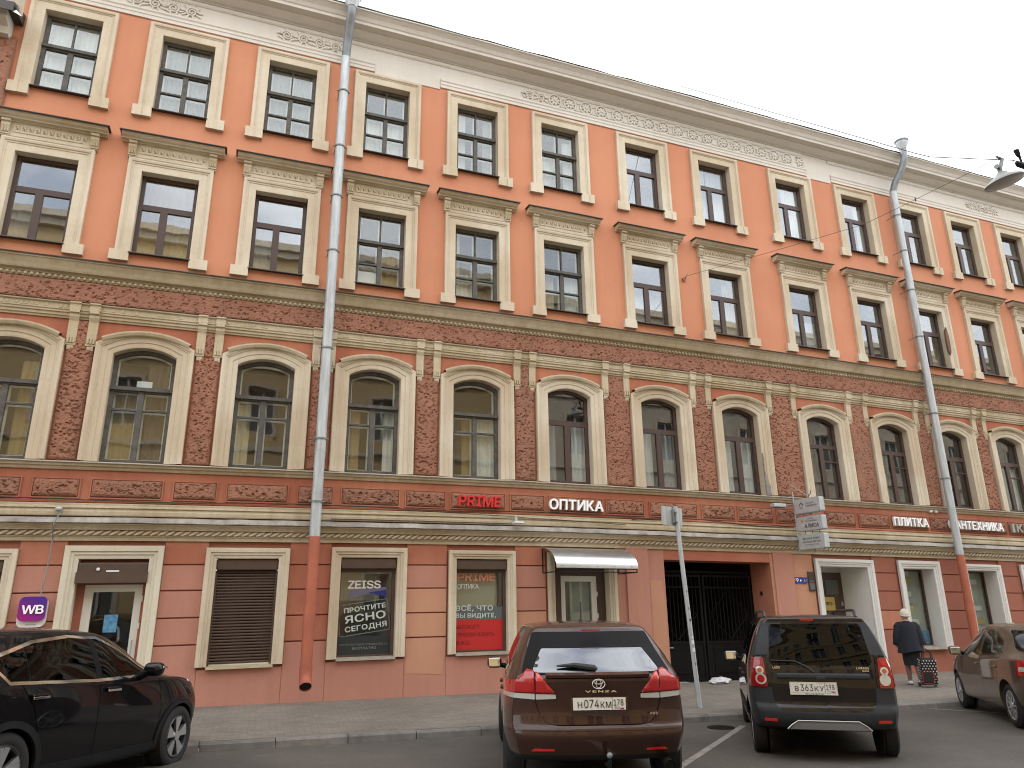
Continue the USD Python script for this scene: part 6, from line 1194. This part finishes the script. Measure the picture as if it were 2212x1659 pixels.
# ------------------------------------------------------------------ the woman with her trolley bag
paint('coat_navy', (0.010, 0.012, 0.022), 0.9, noise=0.2, scale=14.0, bump=0.3, bscale=30.0); paint('skirt_black', (0.009, 0.009, 0.012), 0.9); paint('skin', (0.42, 0.22, 0.15), 0.55); paint('stocking', (0.16, 0.095, 0.07), 0.6); paint('cap_cream', (0.60, 0.56, 0.47), 0.85, noise=0.12, scale=30.0); paint('shoe_white', (0.62, 0.63, 0.66), 0.5); paint('shoe_sole', (0.03, 0.04, 0.08), 0.6); paint('bag_black', (0.012, 0.012, 0.013), 0.6); paint('dot_white', (0.66, 0.66, 0.64), 0.6); paint('piping_red', (0.40, 0.03, 0.025), 0.5); paint('scarf', (0.55, 0.52, 0.45), 0.8)
def hullchain(js, bones, n=14):
    out = None
    for a, b in bones:
        h = m3.Manifold.batch_hull([m3.Manifold.sphere(js[k][3], n).translate(tuple(js[k][:3])) for k in (a, b)]); out = h if out is None else out + h
    return out
def soft(m, ln=.018, it=12):
    t = tri(m.refine_to_length(ln)); t = trimesh.Trimesh(t.vertices, t.faces, process=True); trimesh.smoothing.filter_taubin(t, lamb=.5, nu=.52, iterations=it); return t
def figure(at, head, zg):
    # local frame: x forward, y left, z up; head in radians from +y towards +x
    x, y = at
    T = thing('person', 'woman in a navy jacket, black skirt and cream head wrap walking with a trolley bag', 'person', loc=(x, y, zg), rotz=90 - math.degrees(head))
    J = dict(pel=(0, 0, .84, .135), wst=(.0, 0, .98, .125), chest=(.0, 0, 1.16, .135), chl=(-.01, .085, 1.22, .10), chr=(-.01, -.085, 1.22, .10), nk=(.01, 0, 1.33, .052), nk2=(.03, 0, 1.40, .05), hd=(.045, -.005, 1.475, .085), hd2=(.06, -.01, 1.45, .072), chin=(.105, -.02, 1.40, .035),
             shl=(0, .17, 1.255, .06), shr=(0, -.17, 1.255, .06), ell=(-.05, .245, 1.02, .046), elr=(-.02, -.235, 1.02, .046), wrl=(.03, .255, .82, .03), wrr=(-.05, -.27, .82, .03),
             hil=(0, .085, .80, .10), hir=(0, -.085, .80, .10), knl=(.10, .085, .45, .062), knr=(-.02, -.08, .45, .062), cal=(.05, .085, .32, .052), car=(-.10, -.08, .33, .052), anl=(.03, .09, .085, .036), anr=(-.18, -.08, .115, .036), hel=(.01, .09, .045, .032), her=(-.21, -.08, .08, .032), tol=(.17, .10, .03, .028), tor=(-.05, -.085, .035, .028))
    bones = [('pel', 'wst'), ('wst', 'chest'), ('chest', 'chl'), ('chest', 'chr'), ('chl', 'chr'), ('chest', 'nk'), ('nk', 'nk2'), ('nk2', 'hd'), ('hd', 'hd2'), ('hd2', 'chin'), ('chl', 'shl'), ('chr', 'shr'), ('shl', 'ell'), ('ell', 'wrl'), ('shr', 'elr'), ('elr', 'wrr'), ('pel', 'hil'), ('pel', 'hir'), ('hil', 'knl'), ('hir', 'knr'), ('knl', 'cal'), ('cal', 'anl'), ('knr', 'car'), ('car', 'anr'), ('anl', 'hel'), ('anr', 'her'), ('hel', 'tol'), ('her', 'tor')]
    B = hullchain(J, bones, 12)
    def hand(w, s, curl):
        out = m3.Manifold.batch_hull([m3.Manifold.sphere(.022, 8).translate((w[0], w[1], w[2] - .02)), m3.Manifold.sphere(.016, 8).translate((w[0] + .03, w[1], w[2] - .085)), m3.Manifold.sphere(.016, 8).translate((w[0] - .03, w[1], w[2] - .085))])
        for k, (o, L) in enumerate(((.03, .065), (.010, .075), (-.010, .07), (-.03, .055))):
            p = [np.array([w[0] + o, w[1], w[2] - .09])]
            for q in range(3): p.append(p[-1] + L / 3 * np.array([0, -s * math.sin(curl * (q + 1)), -math.cos(curl * (q + 1))]) * (1.1 - .1 * q))
            for a, b in zip(p[:-1], p[1:]): out += m3.Manifold.batch_hull([m3.Manifold.sphere(.0095, 8).translate(tuple(a)), m3.Manifold.sphere(.0085, 8).translate(tuple(b))])
        t = [np.array([w[0] + .03, w[1], w[2] - .04]), np.array([w[0] + .055, w[1] - s * .012, w[2] - .07]), np.array([w[0] + .06, w[1] - s * .03, w[2] - .095])]
        for a, b in zip(t[:-1], t[1:]): out += m3.Manifold.batch_hull([m3.Manifold.sphere(.011, 8).translate(tuple(a)), m3.Manifold.sphere(.010, 8).translate(tuple(b))])
        return out
    wl, wr = np.array(J['wrl'][:3]), np.array(J['wrr'][:3])
    face = m3.Manifold.sphere(.016, 8).translate((.137, -.02, 1.445)) + m3.Manifold.batch_hull([m3.Manifold.sphere(.009, 8).translate((.125, -.02, 1.475)), m3.Manifold.sphere(.014, 8).translate((.138, -.02, 1.45))]) + m3.Manifold.batch_hull([m3.Manifold.sphere(.010, 8).translate((.125, -.04, 1.415)), m3.Manifold.sphere(.010, 8).translate((.125, .0, 1.415))]) + m3.Manifold.sphere(.022, 8).scale((.6, .35, 1.2)).translate((.05, -.085, 1.455)) + m3.Manifold.sphere(.022, 8).scale((.6, .35, 1.2)).translate((.05, .075, 1.455))
    P = obj('body', soft(B + hand(wl, 1, .35) + hand(wr, -1, .75) + face, .012, 5), 'skin', T, smooth=True)
    for s in (-1, 1): obj('eye', trimesh.creation.icosphere(1, .011).apply_translation((.122, -.018 + s * .032, 1.468)), 'bag_black', T, smooth=True)
    # jacket: wide, hanging, with sleeves to the wrists
    t = np.linspace(0, 2 * np.pi, 29)[:-1]; mb = []
    rings = [(.70, .235, .27, .0), (.73, .225, .262, .0), (.85, .20, .245, .0), (.98, .18, .225, .0), (1.12, .165, .215, 0), (1.22, .145, .215, 0), (1.285, .12, .195, 0), (1.325, .085, .125, .0), (1.345, .065, .075, .01), (1.36, .06, .068, .01)]
    Pn = np.zeros((len(rings), 28, 3))
    for i, (z, a, b, ox) in enumerate(rings):
        fold = 1 + (.05 * np.sin(t * 7 + 1) + .03 * np.sin(t * 12)) * np.clip((1.15 - z) / .4, 0, 1)
        Pn[i] = np.c_[ox - .015 + a * np.cos(t) * fold, b * np.sin(t) * fold, np.full(28, z) + (.03 * np.sin(t * 2 + .5) if i < 2 else 0)]
    jk = MB()
    F = [(i * 28 + j, i * 28 + (j + 1) % 28, (i + 1) * 28 + (j + 1) % 28, (i + 1) * 28 + j) for i in range(len(rings) - 1) for j in range(28)]
    jk.add(Pn.reshape(-1, 3), F)
    for s, sh, el, wr_ in ((1, 'shl', 'ell', 'wrl'), (-1, 'shr', 'elr', 'wrr')):
        a, b, c = (np.array(J[k][:3]) for k in (sh, el, wr_)); jk.tube([a + [0, -.10 * s, .055], a + [0, -.06 * s, .035], a + [0, -.01 * s, .01], a + [0, .022 * s, -.03], (a + b) / 2, b, (b + c) / 2, c + [0, 0, .04], c + [0, 0, .035]], [.03, .06, .078, .083, .083, .078, .074, .078, .05], 14)
    obj('jacket', jk, 'coat_navy', T, smooth=60)
    sk = MB(); rings = [(.42, .145, .165), (.46, .15, .17), (.60, .155, .178), (.75, .15, .17), (.95, .13, .15)]; Pn = np.zeros((5, 28, 3))
    for i, (z, a, b) in enumerate(rings): Pn[i] = np.c_[a * np.cos(t) * (1 + .05 * np.sin(t * 6)), b * np.sin(t) * (1 + .04 * np.sin(t * 6 + 1)), np.full(28, z)]
    sk.add(Pn.reshape(-1, 3), [(i * 28 + j, i * 28 + (j + 1) % 28, (i + 1) * 28 + (j + 1) % 28, (i + 1) * 28 + j) for i in range(4) for j in range(28)]).add(np.vstack([Pn[0], [[0, 0, .47]]]), [(j, (j + 1) % 28, 28) for j in range(28)])
    obj('skirt', sk, 'skirt_black', T, smooth=60)
    cap = trimesh.creation.icosphere(3, 1.0); v = cap.vertices; v = v * [.108, .10, .088]; v[:, 2] += .006 * np.sin(v[:, 0] * 60 + v[:, 1] * 35); v = v[:, :] + [.025, -.003, 1.525]; tilt = (v[:, 0] - .025) * .25; v[:, 2] += tilt
    obj('head_wrap', trimesh.Trimesh(v, cap.faces, process=False), 'cap_cream', T, smooth=True)
    obj('wrap_band', MB().tube([(.03 + .104 * math.cos(a), -.003 + .096 * math.sin(a), 1.49 + .03 * math.cos(a) + .005 * math.sin(3 * a)) for a in np.linspace(0, 2 * np.pi, 25)], .018, 7, False), 'cap_cream', T, smooth=True)
    obj('collar', MB().tube([(.02 + .068 * math.cos(a), .076 * math.sin(a), 1.365 + .012 * math.cos(a)) for a in np.linspace(0, 2 * np.pi, 21)], .014, 6, False), 'scarf', T, smooth=True)
    for h, to, s in (('hel', 'tol', 1), ('her', 'tor', -1)):
        a, b = J[h], J[to]
        S_ = obj('shoe', soft(m3.Manifold.batch_hull([m3.Manifold.sphere(.045, 10).translate((a[0], a[1], a[2] + .01)), m3.Manifold.sphere(.04, 10).translate((b[0] - .05, b[1], b[2] + .02)), m3.Manifold.sphere(.03, 10).translate((b[0] + .02, b[1], b[2] + .005))]) - m3.Manifold.cube((.6, .3, .2), True).translate((0, a[1], -.1)), .015, 4), 'shoe_white', T, smooth=True)
        obj('sole', MB().box(a[0] - .045, b[0] + .045, a[1] - .036, a[1] + .036, max(0.0, a[2] - .045), max(0, a[2] - .045) + .022), 'shoe_sole', S_)
    for s, k0, k1 in ((1, 'knl', 'anl'), (-1, 'knr', 'anr')):
        c = 'cal' if s > 0 else 'car'
        obj('stocking', MB().tube([J[k0][:3], J[c][:3], J[k1][:3]], [.066, .057, .041], 12), 'stocking', T, smooth=True)
    return T, J
PZ = float(walk_z(14.45, 12.95))
figure((14.45, 13.0), math.radians(38), PZ)
def trolley(at, head, zg):
    x, y = at; T = thing('trolley_bag', 'black trolley bag with white polka dots on the sidewalk beside the woman', 'trolley bag', loc=(x, y, zg), rotz=90 - math.degrees(head))
    tl = lambda m: (m.apply_transform(trimesh.transformations.rotation_matrix(math.radians(-9), [0, 1, 0], (0, 0, .05))), m)[1]
    bag = rbox(-.10, .11, -.165, .165, .06, .60, .05, 16); B = obj('bag', tl(bag), 'bag_black', T, smooth=40)
    dots = MB(); n = 0
    for i, zz in enumerate(np.arange(.13, .58, .055)):
        for yy in np.arange(-.135 + (.03 if i % 2 else 0), .14, .06): dots.mesh(trimesh.creation.cylinder(.0125, .003, sections=10).apply_transform(trimesh.transformations.rotation_matrix(math.pi / 2, [0, 1, 0])).apply_translation((-.1005, yy, zz)))
        for xx in np.arange(-.06 + (.03 if i % 2 else 0), .09, .06):
            for s in (-1, 1): dots.mesh(trimesh.creation.cylinder(.0125, .003, sections=10).apply_transform(trimesh.transformations.rotation_matrix(math.pi / 2, [1, 0, 0])).apply_translation((xx, s * .1655, zz)))
    obj('polka_dots', tl(dots.done()), 'dot_white', B, kind='stuff')
    pk = obj('front_pocket', tl(rbox(-.17, -.10, -.05, .17, .12, .36, .03, 12)), 'bag_black', T, smooth=40, label='plain black pocket bag with red piping')
    obj('red_piping', tl(MB().tube([(-.16, -.05, .14), (-.165, -.052, .33), (-.16, -.03, .36), (-.16, .15, .36), (-.165, .17, .33), (-.16, .17, .14), (-.16, .15, .12), (-.16, -.03, .12), (-.16, -.05, .14)], .008, 6, False).done()), 'piping_red', pk)
    for s in (-1, 1):
        obj('handle_strap', tl(MB().tube([(-.02 + .05 * s, -.10, .58), (-.02 + .04 * s, -.08, .72), (-.02 + .03 * s, 0, .80), (-.02 + .04 * s, .08, .72), (-.02 + .05 * s, .10, .58)], .011, 6).done()), 'bag_black', T, smooth=True)
        w = trimesh.creation.cylinder(.045, .03, sections=20); w.apply_transform(trimesh.transformations.rotation_matrix(math.pi / 2, [1, 0, 0])); w.apply_translation((.12, s * .16, .045)); obj('wheel', w, 'rubber', T, smooth=40)
    obj('axle', MB().tube([(.12, -.16, .045), (.12, .16, .045)], .008, 6), 'galv_dark', T); obj('foot_rest', MB().tube([(-.12, -.12, .0), (-.13, -.12, .06), (-.13, .12, .06), (-.12, .12, .0)], .008, 6), 'galv_dark', T)
trolley((14.42, 12.62), math.radians(30), float(walk_z(14.42, 12.62)))
# a crumpled white plastic bag on the paving in front of the gate
pb = trimesh.creation.icosphere(3, 1.0); q = pb.vertices; nz = meshkit.fbm(q * 2.3 + 5, 3, 2); q = q * (.62 + .75 * nz[:, None]) * [.27, .14, .085]; q[:, 2] = np.maximum(q[:, 2] + .06, 0.003)
paint('plastic_white', (0.62, 0.63, 0.66), 0.35, spec=0.6)
q += [11.05, 15.22, float(base_z(11.05)) - .1]
BGX, BGY = 10.55, 14.75
q += np.array([BGX, BGY, float(walk_z(BGX, BGY))]) - [11.05, 15.22, float(base_z(11.05)) - .1]
obj('plastic_bag', trimesh.Trimesh(q, pb.faces, process=False), 'plastic_white', smooth=True, label='crumpled white plastic bag on the paving in front of the black gate', cat='plastic bag')
bt = thing('bottle', 'dark bottle standing on a ledge in the gateway beside the van roof', 'bottle') if False else None
